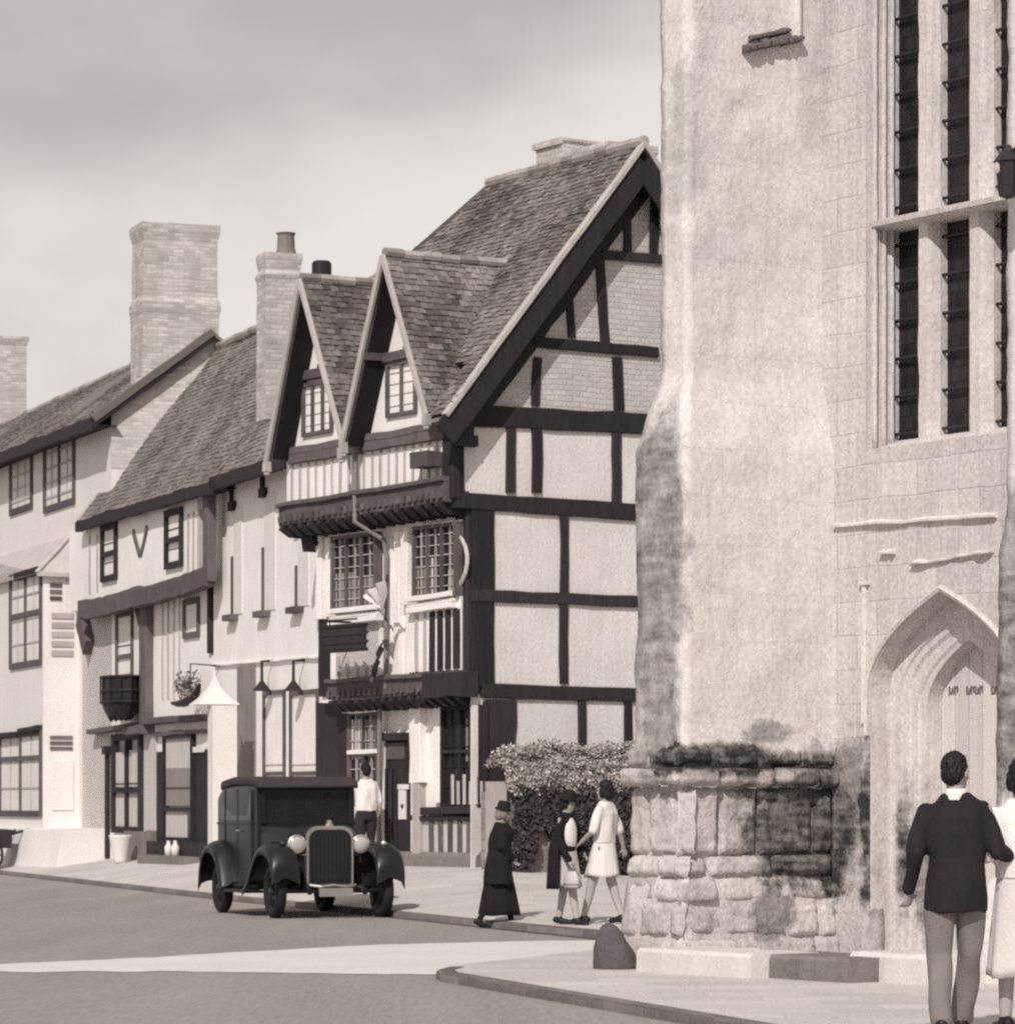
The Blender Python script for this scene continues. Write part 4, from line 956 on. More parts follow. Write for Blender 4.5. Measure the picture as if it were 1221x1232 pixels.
window(H2, Fac(F2, v=-.03), g1_.rect(139, 884, 173, 1003), 2, 2, fr=.13, frame=OAK, bars=OAK, mull=2, curt=[(0, .5, .46, .86, CURT), (.5, 1, .46, .88, CURT), (0, .5, 0, .4, CURT), (.5, 1, 0, .4, CURT)], transom=.43, proud=.07)
mb = MB(); g1_.boxr(mb, g1_.rect(176, 884, 190, 1000), -.02, .05); mb.build('pilaster', PL_GREY, H2)
mb = MB(); g1_.boxr(mb, g1_.rect(156, 1000, 190, 1036), -.02, .12); mb.build('stone_base', STONE_D, H2); mb = MB(); g1_.boxr(mb, g1_.rect(97, 1000, 124, 1036), -.02, .1); mb.build('stone_base', STONE_D, H2)
mb = MB(); g1_.boxr(mb, g1_.rect(190, 905, 252, 1034), -.02, .03); mb.build('shop_front', OAK, H2)
gs_ = Fac(F2, v=-.05); window(H2, gs_, g1_.rect(201, 884, 236, 1014), 1, 2, fr=.09, frame=OAK, bars=OAK, curt=[(0, 1, .70, 1, CURT), (0, 1, .32, .70, CURT_MID), (0, .8, 0, .27, CURT)], transom=.3, proud=.05)  # darker lower curtain also carries the shadow across the lower front
mb = MB(); g1_.boxr(mb, g1_.rect(236, 899, 249, 905), .05, .07); mb.build('label_board', WHITEP, H2)
mb = MB(); g1_.boxr(mb, g1_.rect(188, 1012, 252, 1036), -.02, .2); mb.build('door_sill', OAK, H2)
mb = MB(); mb.tube([g1_.P(129, 906, .1), g1_.P(129, 985, .1), g1_.P(129, 1033, .1)], .055, 8); p = g1_.P(129, 905, .1); mb.box(p-Vector((.12,.09,.05)), p+Vector((.12,.09,.12))); mb.build('drain_pipe', IRON, H2)
# basket balcony under the upper window
bp = g1_.P(146, 815, .35); bo = empty('window_basket', F2.M @ bp, F2.rot, 'dark round-bottomed iron basket hanging below the narrow upper window of the shop house', 'basket')
mb = MB(); rr = []
for k in range(9):
    f = k/8; z = 0 - .86*f; s_ = 1 if f < .5 else math.sqrt(max(.02, 1 - ((f-.5)/.5)**2 * .75)); rr.append([Vector((.78*s_*math.cos(a), .36*s_*math.sin(a), z)) for a in [q*2*math.pi/20 for q in range(20)]])
mb.loft(rr); mb.build('basket_bowl', BLACKP, bo)
mb = MB()
for z in (.0, -.28, -.5):
    mb.tube([Vector((.80*math.cos(a), .38*math.sin(a), z)) for a in [q*2*math.pi/20 for q in range(21)]], .03, 6)
for q in range(7):
    a = math.pi + q*math.pi/6; mb.tube([Vector((.80*math.cos(a), .38*math.sin(a), .03)), Vector((.80*math.cos(a), .38*math.sin(a), -.45)), Vector((.4*math.cos(a), .2*math.sin(a), -.88))], .018, 5)
mb.build('ironwork', IRON, bo)
sn = g1_.P(224, 838, .45); so2 = empty('hanging_basket', F2.M @ sn, F2.rot, 'crescent-shaped dark basket of trailing plants on the pale shop wall left of the white hood', 'basket')
mb = MB(); rr = []
for k, (x, y, r_) in enumerate(((207,846,.03),(214,847,.07),(221,846,.10),(228,843,.11),(234,838,.10),(238,831,.07),(240,823,.03))): rr.append(g1_.P(x, y, .45) - sn)
mb.tube(rr, [.03,.06,.08,.09,.085,.06,.03], 10); mb.build('basket_bowl', IRON, so2)
mb = MB(); mb.tube([Vector((.75, .45, .55)), Vector((.3, 0, .6)), Vector((.3, 0, .05))], .016, 6); mb.build('hook', IRON, so2)
MILK = mat('milk', .78, rough=.3)
for i, x in enumerate((203, 211)):
    p = g1_.P(x, 1030, .32); z = ground_z(*(F2.M @ p).to_2d()) if False else p.z
    mb = MB(); mb.lathe((0,0,0), [(.001,0),(.075,.0),(.08,.17),(.04,.23),(.04,.28),(.045,.29),(.001,.29)], 12); b_ = mb.build('milk_bottle', MILK, None, True); b_.location = F2.M @ Vector((p.x, -.12, g1_.P(200,1012,.2).z)); b_.location.z = g1_.P(x, 1012, .12).z - .0
    b_.location = F2.M @ Vector((p.x, p.y, p.z)); tag(b_, 'white milk bottle on the dark shop step, ' + ('left of the pair' if i == 0 else 'right of the pair'), 'bottle', 'milk bottles on the step')
mb = MB(); g1_.boxr(mb, (g1_.rect(195,1030,252,1036)[0], g1_.rect(195,1030,252,1036)[1], -.1, g1_.P(207, 1030, .3).z), .15, .5); mb.build('door_step', STONE_D, H2)
p = g1_.P(145, 1034, .5); mb = MB(); mb.lathe((0,0,0), [(.001,0),(.12,0),(.13,.05),(.23,.52),(.24,.56),(.2,.56),(.001,.5)], 16); tb = mb.build('white_tub', WHITEP, None, True); q = F2.M @ p; tb.location = (q.x, q.y, ground_z(q.x, q.y)); tag(tb, 'white tapered tub on the pavement below the shop window', 'tub')
# ---- whitewashed house
H3 = empty('whitewashed_house', F3.loc, F3.rot, 'tall whitewashed house with narrow blinded windows between the shop and the timbered gables', 'house')
Q00, Q10, Q01, Q11, r3 = plain_roof(F3, H3, 257, 575, 345, 546, -.35, (257 + 171, 0), 346, TILE_PALE, 7.0, ext1=1.6, fw=.26)
g3 = Fac(F3, v=0.0); u30, u31 = F3.front(257, 900, 0).x, F3.front(392, 900, 0).x
zw = min(Q00.z, Q10.z) - .1; zb3 = F3.front(320, 795, 0).z
mb = MB(); mb.box((u30, 0, -.2), (u31 + .6, 5, zw)); mb.build('wall', PL_FRONT, H3)
mb = MB(); a, b = g3.P(258, 580), g3.P(330, 557); mb.bar(a, b, .10, (0,-1,0), -.02, .16, jit=.01); g3.bar(mb, 257, 801, 388, 790, 2, t=.06); mb.build('cornice', PL_FRONT, H3)
def blind_window(x0, x1, yt, yb, name='window', half=1.0):
    r = g3.rect(x0, yt, x1, yb); mb = MB(); g3.boxr(mb, (r[0], r[0] + .16, r[2], r[2] + (r[3]-r[2])*.55), -.01, .025); w_ = mb.build(name, OAK_MID, H3)
    mb = MB(); g3.boxr(mb, (r[0]+.16, r[1], r[2], r[3]), -.01, .018); mb.build('blind', WHITEP, w_)
    mb = MB(); g3.boxr(mb, (r[0]-.12, r[1]*.6+r[0]*.4, r[2]-.11, r[2]), -.02, .16); mb.build('sill', OAK_MID, w_)
    mb = MB(); g3.boxr(mb, (r[0]-.02, r[0]+.14, r[3]+.1, r[3]+.65), -.01, .05); g3.boxr(mb, (r[0]-.02, r[0]+.32, r[3]-.05, r[3]+.12), -.01, .08); mb.build('bracket', OAK, w_)
blind_window(279, 292, 612, 738); blind_window(316, 332, 596, 733); blind_window(356, 372, 640, 728)
mb = MB(); g3.boxr(mb, g3.rect(287, 803, 308, 1034), -.02, .03); mb.build('pier', mat('brown_render', .24, var=.25, scale=2, streak=.2), H3)
for x in (315, 353):
    o = empty('wall_lamp', F3.M @ g3.P(x, 812, .2), F3.rot, 'small dark shaded lamp hanging on the whitewashed wall, ' + ('beside the brown pier' if x == 315 else 'nearer the timber house'), 'lamp', 'lamps on the white wall')
    c = g3.P(x, 826, .2) - g3.P(x, 812, .2); mb = MB(); mb.tube([Vector((0,.2,.25)), Vector((0, 0, .24)), Vector((0,0,-.1))], .028, 6); mb.build('arm', IRON, o)
    mb = MB(); mb.lathe((0, 0, c.z-.08), [(.17, 0), (.14, .04), (.05, .15), (.02, .2)], 12); mb.build('shade', IRON, o)
for (x0, x1) in ((318, 344), (350, 384)):
    r = g3.rect(x0, 832, x1, 1010); window(H3, g3, r, 1, 2, fr=.08, frame=OAK_MID, bars=OAK_LIME, curt=[(0, 1, .45, 1, CURT), (.0, .45, .0, .42, CURT_MID)], proud=.04, transom=.44)  # greyer lower curtains take the place of shadow on the lower wall
mb = MB(); g3.boxr(mb, g3.rect(290, 1000, 388, 1037), -.02, .1); mb.build('stone_base', STONE_D, H3)
# porch with a flared white hood
pf = Fac(F3, v=-1.0); pc = pf.P(266, 930); po = empty('white_porch', F3.M @ Vector((pc.x, -.5, 0)), F3.rot, 'white boarded porch with a flared pointed hood between the shop and the white house', 'porch')
Fp = Frame(F3.M @ Vector((pc.x, -.5, 0)), F3.rot); pp_ = Fac(Fp, v=-.5)
l, r_ = pp_.P(250, 848), pp_.P(256, 848); sr_ = Fp.side(285, 850, r_.x); t_ = pp_.P(252, 800); zh = l.z
x0, x1, y0, y1 = l.x, r_.x, -.5, sr_.y
mb = MB(); mb.box((x0, y0, .2), (x1, y1, zh-.02)); mb.build('porch_wall', WHITEP, po)
mb = MB(); rr = []; cx, cy = (x0+x1)/2 - .25, (y0+y1)/2 - .08; zt_ = pp_.P(252, 802).z
for i in range(9):
    f = i/8; s_ = (1-f)**1.9*1.08 + .04; e = .14*(1-f)**3; rr.append([Vector((cx + sx*((x1-x0)/2*s_ + e), cy + sy*((y1-y0)/2*s_ + e), zh + (zt_-zh)*f)) for sx, sy in ((-1,-1),(1,-1),(1,1),(-1,1))])
mb.loft(rr); mb.build('hood', WHITEP, po)
chimney_s('chimney', H3, F3, 321, 361, 304, 482, Q10.x + .2, .5, BRICKCH, cap=.035, band=.86)
p = F3.side(344, 302, Q10.x - .05); mb = MB(); mb.lathe((Q10.x - .05, p.y, p.z - .1), [(.19, 0), (.15, .15), (.14, .36), (.17, .40), (.12, .41)], 12); mb.build('chimney_pot', mat('clay_pot', .2, var=.2), H3)
# ---- rendered house with the two-storey bay
H1 = empty('rendered_house', F1.loc, F1.rot, 'pale rendered house with a two-storey bay and a massive brick chimney', 'house')
A00, A10, A01, A11, r1 = plain_roof(F1, H1, -60, 566, 112, 503, -.45, (256, 1), 398, TILE_PALE, 9.0, ext0=8, fw=.26)
g4 = Fac(F1, v=0.0); u1 = A10.x - .22
mb = MB(); mb.box((A00.x, 0, -.2), (u1, A11.y*2, A10.z - .08)); mb.build('wall', PL_HOUSE, H1)
mb = MB(); sl1 = (A11.z - A10.z)/(A11.y + .45); mb.prism([(u1-.02, -.01, A10.z-1.0), (u1-.02, -.01, A10.z + .44*sl1 - .07), (u1-.02, A11.y, A11.z-.07), (u1-.02, A11.y*2, A10.z + .44*sl1 - .07), (u1-.02, A11.y*2, A10.z-1.0)], (.03, 0, 0)); mb.build('gable_wall', BRICKPALE, H1)
verge(H1, A10 + Vector((0,0,-.02)), A11 + Vector((0,0,-.02)), mt=TILE_PALE, w=.16)
mb = MB(); mb.bar(A10 + Vector((.0,0,-.16)), A11 + Vector((.0,0,-.16)), .10, (1,0,0), -.15, .0); mb.build('bargeboard', OAK, H1)
chimney_s('chimney', H1, F1, 173, 262, 269, 470, u1 - .15, 1.0, BRICKCH, cap=.05, band=.55)
uc_ = u1 - 2.0
while F1.side(6, 450, uc_).y < A11.y + .1 and uc_ > u1 - 25: uc_ -= .1
chimney_s('chimney', H1, F1, -24, 32, 404, 500, uc_, 1.0, BRICKCH, cap=.05)
CWH = [(0, .48, 0, 1, CURT_MID), (.52, 1, 0, 1, CURT)]
window(H1, g4, g4.rect(13, 546, 40, 612), 3, 5, fr=.14, frame=OAK_MID, bars=OAK_LIME, mull=1, curt=[(.0, 1, 0, 1, CURT_MID)], bw=.05)
window(H1, g4, g4.rect(54, 531, 91, 606), 4, 5, fr=.14, frame=OAK_MID, bars=OAK_LIME, mull=2, curt=[(.0, 1, 0, 1, CURT_MID)], bw=.05)
LEADP = mat('pale_lead', .5, rough=.7, var=.2, scale=3)
# bay: front looks over the street, cheek looks down it
bv = -.78; gb = Fac(F1, v=bv); ub = gb.P(52, 800).x; ul = gb.P(-60, 800).x; ztop = gb.P(52, 688).z; zwl = ztop + .9
gc = Fac(F1, u=ub)
mb = MB(); mb.box((ul, bv, -.2), (ub, .1, ztop)); bay = mb.build('bay', PL_HOUSE, H1)
mb = MB(); uin = ub - .55; mb.add([(ul, bv-.15, ztop-.04), (ub+.12, bv-.15, ztop-.04), (ub+.12, .05, ztop-.04), (ub-.7, .05, zwl), (ul, .05, zwl)], [(0,1,3,4),(1,2,3),(0,4,3,2,1)]); mb.build('bay_roof', LEADP, bay)
mb = MB(); mb.bar(Vector((ub+.12, bv-.15, ztop-.02)), Vector((ub-.7, .05, zwl+.02)), .10, (1,-1,.3), -.02, .05); mb.bar(Vector((ub+.12, bv-.16, ztop-.06)), Vector((ub+.12, .05, ztop-.06)), .1, (1,0,0), -.05, .03); mb.build('hip_roll', MORTAR, bay)
window(bay, gb, gb.rect(13, 692, 51, 800), 4, 4, fr=.13, frame=OAK_MID, bars=OAK_LIME, mull=2, curt=[(0, 1, 0, .55, CURT_MID), (.1, .5, .55, .85, CURT)], transom=.55, bw=.04)
window(bay, gb, gb.rect(-22, 884, 51, 983), 6, 3, fr=.13, frame=OAK_MID, bars=OAK_LIME, mull=3, curt=[(0, 1, .15, .66, CURT_MID), (.6, 1, .68, .95, CURT), (.3, .6, 0, .14, CURT)], transom=.68, bw=.04)
for q_ in ((24, 694, 51, 686, 9), (28, 880, 51, 876, 6), (-20, 889, 26, 884, 6)): mb = MB(); gb.bar(mb, *q_, t=.14); mb.build('window_hood', OAK, bay)
def louvre(x0, y0, x1, y1, n):
    r = gc.rect(x0, y0, x1, y1); mb = MB()
    for i in range(n):
        z = r[2] + (r[3]-r[2])*(i+.5)/n; h = (r[3]-r[2])/n*.30; gc.boxr(mb, (r[0], r[1], z-h, z+h), -.01, .03)
    return mb.build('louvre', OAK_LIME if n > 3 else OAK_MID, bay)
louvre(60, 884, 87, 904, 3); louvre(60, 700, 74, 724, 3); louvre(62, 735, 88, 792, 5)
mb = MB(); r = gc.rect(63, 915, 88, 975); gc.boxr(mb, r, -.01, .03); mb.build('shutter', WHITEP, bay)
mb = MB(); rr = []; a0 = g4.P(15, 1028, .9)
for i in range(14):
    u = ul + (u1 - ul)*i/13; e = .06*noise.noise((u*.8, 2, 2)); top = gb.P(52, 985).z
    rr.append([Vector((u, .05, -.1)), Vector((u, bv-.45+e, -.1)), Vector((u, bv-.25+e, top*.55+.3+e)), Vector((u, bv-.02, top-.2+e)), Vector((u, .05, top-.2))])
mb.loft(rr); mb.build('battered_base', PL_HOUSE, H1)
mb = MB(); g4.bar(mb, 96, 660, 97, 690, 2, t=.05); mb.build('downpipe', LEAD, H1)
# dark handcart just showing at the left edge
hcp = at_z(-24, 1040, .2); z = ground_z(hcp.x, hcp.y); hc = empty('handcart', (hcp.x, hcp.y, z), FF.rot, 'dark handcart showing only its shafts at the left edge beside the pale bay', 'cart')
mb = MB(); mb.box((-.5, -.9, .55), (.45, .6, .95), j=.01); mb.build('cart_body', OAK, hc)
for sx in (-.55, .5):
    mb = MB(); rr = [Vector((sx, .38*math.cos(a), .40 + .38*math.sin(a))) for a in [q*2*math.pi/20 for q in range(21)]]; mb.tube(rr, .03, 6)
    for q in range(4): a = q*math.pi/4; mb.tube([(sx, .37*math.cos(a), .4 + .37*math.sin(a)), (sx, -.37*math.cos(a), .4 - .37*math.sin(a))], .018, 5)
    mb.build('wheel', OAK, hc)
for sx in (-.4, .35):
    mb = MB(); mb.tube([(sx, .6, .85), (sx, 1.0, .95)], .035, 6); mb.tube([(sx, -.6, .55), (sx, -.7, .0)], .03, 6); mb.build('shaft', OAK, hc)
# ------------------------------------------------------------------ ivy-topped garden wall along the lane
gw = empty('garden_wall', FT.M @ Vector((.95, -.05, 0)), FT.rot, 'low stone garden wall with a pale hairy hedge on top beside the timber gable', 'wall')
FG = Frame(FT.M @ Vector((.95, -.05, 0)), FT.rot); fg = Fac(FG, u=0.0)
a, b = fg.P(596, 945), fg.P(800, 945); ztp = a.z
mb = MB(); rr = []
for i in range(30):
    v = a.y + (b.y - a.y)*i/29; e = .04*noise.noise((v*2, 1, 1)); rr.append([Vector((-.4, v, -.1)), Vector((.10+e, v, -.1)), Vector((.06+e, v, 1.0+e)), Vector((.0+e, v, ztp-.1)), Vector((-.4, v, ztp-.1))])
mb.loft(rr); mb.build('stone_wall', mat('garden_stone', .27, var=.3, scale=2, bump=.7, bscale=12, brick=(.4,.16,.02,.25)), gw)
mb = MB(); r = fg.rect(586, 945, 603, 1040); mb.box((-.16, r[0]+.06, -.1), (.14, r[1], ztp+.05), j=.015); mb.build('gate_pier', mat('pier_stone', .4, var=.25, scale=3, bump=.5), gw)
def leaves(name, n, fn, size, mt, par, seed):
    rnd = random.Random(seed); mb = MB()
    for _ in range(n):
        p, nn = fn(rnd); nn = (nn + Vector([rnd.gauss(0, .45) for _ in range(3)])).normalized(); x = nn.orthogonal().normalized(); x = Matrix.Rotation(rnd.uniform(0, 6.28), 3, nn) @ x; y = nn.cross(x); s_ = size*rnd.uniform(.6, 1.3)
        mb.add([p - x*s_*.5, p + y*s_*.34 + nn*s_*.12, p + x*s_*.6, p - y*s_*.34 + nn*s_*.12], [(0,1,2,3)], min(1, max(0, rnd.gauss(.5, .25))))
    return mb.build(name, mt, par, recalc=False)
PLANT = mat('trailing_plant', .17, var=.4, scale=6, tint=.5, bump=0)
leaves('foliage', 260, lambda r: (Vector((r.uniform(-.5, .75), r.uniform(-.12, .12), r.uniform(-.05, .28) + .2*max(0, r.uniform(-.5, 1)))), Vector((r.uniform(-1,1), -1, r.uniform(-.2,1)))), .09, PLANT, so2, 12)
HEDGE = mat('hedge_leaf', .36, var=.35, scale=3, tint=.6, bump=0); IVY = mat('ivy_leaf', .06, var=.4, scale=3, tint=.5, bump=0)
zt0, zt1 = fg.P(640, 904).z, ztp - .02
def f_top(r):
    v = r.uniform(a.y + .10, b.y); lump = 1 + .22*noise.noise((v*2.6, 3, 3)) + .12*noise.noise((v*7, 1, 3)); endf = min(1, .55 + (v - a.y)*1.6)
    top = zt1 + (zt0 - zt1)*lump*endf; rad = r.uniform(.5, 1.0)**.5; t = r.uniform(0, 1)
    if t < .5:      # shaggy street face, hanging in tufts
        hang = .10 + .12*noise.noise((v*5, 9, 1)); z = r.uniform(zt1 - hang, top - .04); x = .20 + .07*noise.noise((v*3, z*4, 2)) - .12*max(0, (z - top + .18)/.18); return Vector((x*rad + r.gauss(0, .02), v, z)), Vector((1, r.uniform(-.5, .5), .25))
    if t > .94: return Vector((r.uniform(-.3, .2), v, top + r.uniform(0, .12))), Vector((r.uniform(-1,1), r.uniform(-1,1), .3))
    return Vector((r.uniform(-.45, .18), v, top - r.uniform(0, .08) + .05*noise.noise((v*4, r.random(), 2)))), Vector((.3, 0, 1))
leaves('hedge', 15000, f_top, .062, HEDGE, gw, 3)
def f_face(r):
    while True:
        v = r.uniform(a.y + .25, b.y); z = ztp - r.uniform(0, 1) ** .8 * 1.45
        if noise.noise((v*1.1, z*1.2, 7)) + (z - ztp + 1.25)*1.1 > -.05: return Vector((.10 + r.uniform(0, .14), v, z)), Vector((1, 0, .3))
leaves('ivy', 9000, f_face, .10, IVY, gw, 4)
# ------------------------------------------------------------------ motor car
CARP = mat('car_paint', .011, rough=.36, var=.25, scale=1.5, bump=0, spec=.5, detail=.1)
CARTOP = mat('car_roof_fabric', .045, rough=.8, var=.25, scale=5, bump=.3)
TYRE = mat('tyre', .018, rough=.85, var=.2, scale=6)
CHROME = mat('nickel', .62, rough=.35, metal=.9, var=.15, bump=0); LENS = mat('lamp_lens', .46, rough=.25, var=.1, bump=0, spec=.6)
CGL = mat('car_glass', .012, rough=.12, var=.4, bump=0, spec=.6)
cfr = at_z(394, 1104.5); hd = Vector((.33, -.944, 0)).normalized()
car = empty('motor_car', cfr - hd*1.28, math.atan2(-hd.x, hd.y), 'dark upright nineteen-thirties saloon motor car parked by the far kerb with two pale headlamps', 'car'); car.scale = (1.04, 1.04, 1.03)
def rrect(y, w, z0, z1, rad, n=5, rb=None):
    out = []; rb = rad if rb is None else rb; hw = w/2
    for (cx_, cz_, a0, r_) in ((hw-rb, z0+rb, -90, rb), (hw-rad, z1-rad, 0, rad), (-hw+rad, z1-rad, 90, rad), (-hw+rb, z0+rb, 180, rb)):
        for k in range(n+1):
            a = R(a0 + 90*k/n); out.append(Vector((cx_ + r_*math.cos(a), y, cz_ + r_*math.sin(a))))
    return out
mb = MB(); mb.loft([rrect(y, w_, a, b, r_, rb=.06) for y, w_, a, b, r_ in ((-1.90,1.0,.58,1.15,.12),(-1.84,1.18,.46,1.44,.16),(-1.68,1.32,.38,1.65,.16),(-1.4,1.37,.34,1.72,.14),(-.8,1.38,.33,1.76,.13),(-.1,1.38,.33,1.76,.12),(.22,1.32,.34,1.74,.11),(.26,1.30,.36,1.20,.10))])
mb.loft([rrect(y, w_, a, b, r_, rb=.05) for y, w_, a, b, r_ in ((.2,1.27,.36,1.21,.16),(.45,1.18,.36,1.20,.18),(1.0,.92,.36,1.18,.18),(1.27,.64,.38,1.16,.16))])
body = mb.build('body', CARP, car, True)
m_ = body.modifiers.new('e', 'EDGE_SPLIT'); m_.split_angle = R(38)
mb = MB(); mb.loft([rrect(y, w_, a, b, r_, rb=.02) for y, w_, a, b, r_ in ((-1.72,1.10,1.56,1.67,.05),(-1.5,1.34,1.64,1.765,.06),(-.8,1.42,1.70,1.81,.06),(0,1.40,1.70,1.81,.06),(.34,1.34,1.66,1.775,.05),(.42,1.30,1.655,1.70,.02))]); mb.build('roof', CARTOP, car, True)
mb = MB()
for s_ in (-1, 1):
    pass
mb.box((-.56, .262, 1.24), (.56, .275, 1.60)); ws = mb.build('windscreen', CGL, car)
mb = MB()
for a_, b_ in (((-.60, .25, 1.20), (-.555, .30, 1.64)), ((.555, .25, 1.20), (.60, .30, 1.64)), ((-.555, .25, 1.60), (.555, .298, 1.64)), ((-.555, .25, 1.205), (.555, .298, 1.245)), ((-.012, .26, 1.245), (.012, .285, 1.60))): mb.box(a_, b_)
mb.build('frame', CARP, ws)
mb = MB(); mb.tube([(-.3, .29, 1.60), (-.24, .29, 1.45)], .008, 5); mb.build('wiper', IRON, ws)
for s_ in (1, -1):
    for (y0, y1) in ((-.52, .06), (-1.16, -.60), (-1.44, -1.24)):
        mb = MB(); x = s_*.692; mb.add([(x, y0, 1.24), (x, y1, 1.24), (x - s_*.012, y1, 1.60), (x - s_*.012, y0, 1.60)], [(0,1,2,3)]); 
        sw_ = mb.build('side_window', CGL, car)
    mb = MB()
    for y in (.1, -.56, -1.20): mb.box((s_*.678, y-.008, .5), (s_*.696, y+.008, 1.64))
    mb.box((s_*.67, -1.6, 1.18), (s_*.70, .15, 1.205)); mb.build('door_seam', BLACKP, car)
    mb = MB(); mb.tube([(s_*.70, -.46, 1.10), (s_*.73, -.46, 1.10), (s_*.73, -.34, 1.10)], .014, 6); mb.build('door_handle', CHROME, car)
    # wings, running board
    def wing(path, x0, x1, dome=.085):
        mb = MB(); rr = []
        for (y, z), nx in zip(path, path[1:] + path[-1:]):
            ring = []
            for k in range(9):
                f = k/8; ring.append(Vector((s_*(x0 + (x1-x0)*f), y, z + dome*math.sin(math.pi*f)**.7)))
            for k in range(9):
                f = 1 - k/8; ring.append(Vector((s_*(x0 + (x1-x0)*f), y - .0, z - .025 + dome*math.sin(math.pi*f)**.7 - (.06 if k in (0, 8) else 0))))
            rr.append(ring)
        mb.loft(rr); return mb.build('wing', CARP, car, True)
    def smooth_path(p, n=5):
        out = []
        for i in range(len(p)-1):
            p0, p1, p2, p3 = p[max(0,i-1)], p[i], p[i+1], p[min(len(p)-1,i+2)]
            for k in range(n):
                t = k/n; out.append(tuple(.5*((2*p1[j]) + (-p0[j]+p2[j])*t + (2*p0[j]-5*p1[j]+4*p2[j]-p3[j])*t*t + (-p0[j]+3*p1[j]-3*p2[j]+p3[j])*t**3) for j in (0,1)))
        return out + [p[-1]]
    wing(smooth_path([(1.72,.44),(1.70,.64),(1.55,.82),(1.28,.89),(1.0,.85),(.74,.66),(.5,.43),(.3,.34)]), .50, .87)
    wing(smooth_path([(-.66,.34),(-.80,.58),(-.98,.80),(-1.28,.89),(-1.55,.83),(-1.75,.62),(-1.82,.36)]), .50, .90)
    mb = MB(); mb.box((s_*.60, -.72, .30), (s_*.86, .38, .335)); mb.build('running_board', CARTOP, car)
    mb = MB(); mb.lathe((s_*.42, 1.26, .94), [(.001,-.14),(.06,-.13),(.108,-.05),(.118,.03),(.105,.04)], 18, axis=(0,1,0)); hl = mb.build('headlamp', CARP, car, True)
    mb = MB(); mb.lathe((s_*.42, 1.26, .94), [(.106,.035),(.09,.052),(.045,.064),(.001,.068)], 18, axis=(0,1,0)); mb.build('lens', LENS, hl, True)
    mb = MB(); mb.lathe((s_*.42, 1.26, .94), [(.116,.02),(.123,.03),(.123,.045),(.104,.05)], 18, axis=(0,1,0)); mb.build('rim', CHROME, hl, True)
    mb = MB(); mb.tube([(s_*.42, 1.24, .83), (s_*.44, 1.22, .70)], .02, 6); mb.build('stay', CARP, hl)
    mb = MB(); mb.lathe((s_*.66, 1.48, .95), [(.001,-.05),(.03,-.03),(.038,.02),(.03,.035),(.001,.045)], 12, axis=(0,1,0)); mb.build('side_lamp', CHROME if s_ < 0 else CARP, car, True)
    mb = MB(); mb.tube([(s_*.36, 1.0, .36), (s_*.36, 1.55, .40), (s_*.36, 1.68, .33)], .035, 8); mb.build('dumb_iron', CARP, car)
    for wy in (1.28, -1.28):
        c = Vector((s_*.70, wy, .345)); mb = MB(); prof = [(.235,-.05),(.27,-.068),(.315,-.065),(.342,-.042),(.345,0),(.342,.042),(.315,.065),(.27,.068),(.235,.05)]
        mb.lathe(c, prof + [prof[0]], 28, axis=(s_,0,0)); wh = mb.build('wheel', TYRE, car, True)
        mb = MB(); mb.lathe(c, [(.24,-.04),(.24,.04),(.215,.03),(.21,-.02)], 24, axis=(s_,0,0))
        for q in range(16):
            a_ = q*2*math.pi/16; a2 = a_ + .35*(1 if q % 2 else -1); mb.tube([c + Vector((s_*.05, .05*math.cos(a2), .05*math.sin(a2))), c + Vector((0, .22*math.cos(a_), .22*math.sin(a_)))], .006, 4)
        mb.lathe(c, [(.06,-.03),(.06,.05),(.04,.075),(.001,.08)], 14, axis=(s_,0,0)); mb.build('rim', CARP, wh)
mb = MB(); mb.loft([rrect(y, .61, .40, 1.17, .15, rb=.04) for y in (1.26, 1.35)]); rad = mb.build('radiator', CHROME, car)
mb = MB(); mb.loft([rrect(y, .555, .43, 1.125, .13, rb=.03) for y in (1.34, 1.356)]); gr = mb.build('grille', mat('grille', .014, rough=.6, var=.2), rad)
mb = MB()
for i in range(9): x = -.21 + .42*i/8; mb.box((x-.006, 1.356, .48), (x+.006, 1.366, 1.06))
mb.build('slats', mat('grille_slats', .03, rough=.45), gr)
mb = MB(); mb.lathe((0, 1.3, 1.16), [(.05,0),(.05,.03),(.03,.05),(.035,.08),(.001,.09)], 12); mb.build('cap', CHROME, rad)
mb = MB(); mb.tube([(-.42, 1.26, .80), (.42, 1.26, .80)], .018, 8); mb.build('lamp_bar', CARP, car)
mb = MB(); mb.box((-.22, 1.60, .28), (.22, 1.615, .385)); mb.build('number_plate', mat('plate', .26, rough=.6, var=.2), car)
mb = MB(); mb.tube([(-.3, 1.46, .42), (-.16, 1.5, .40), (0, 1.5, .42), (.16, 1.5, .40), (.3, 1.46, .42)], .02, 8); mb.build('apron', CHROME, car)
mb = MB(); mb.tube([(-.7, 1.28, .345), (.7, 1.28, .345)], .03, 8); mb.build('front_axle', CARP, car); mb = MB(); mb.tube([(-.7, -1.28, .345), (.7, -1.28, .345)], .035, 8); mb.build('rear_axle', CARP, car)
mb = MB(); mb.box((-.62, 1.02, .40), (.62, 1.06, .80)); mb.box((-.6, .4, .36), (.6, 1.04, .42)); mb.build('valance', BLACKP, car)
mb = MB(); mb.box((-.45, -1.6, .33), (.45, 1.2, .41)); mb.build('chassis', BLACKP, car)
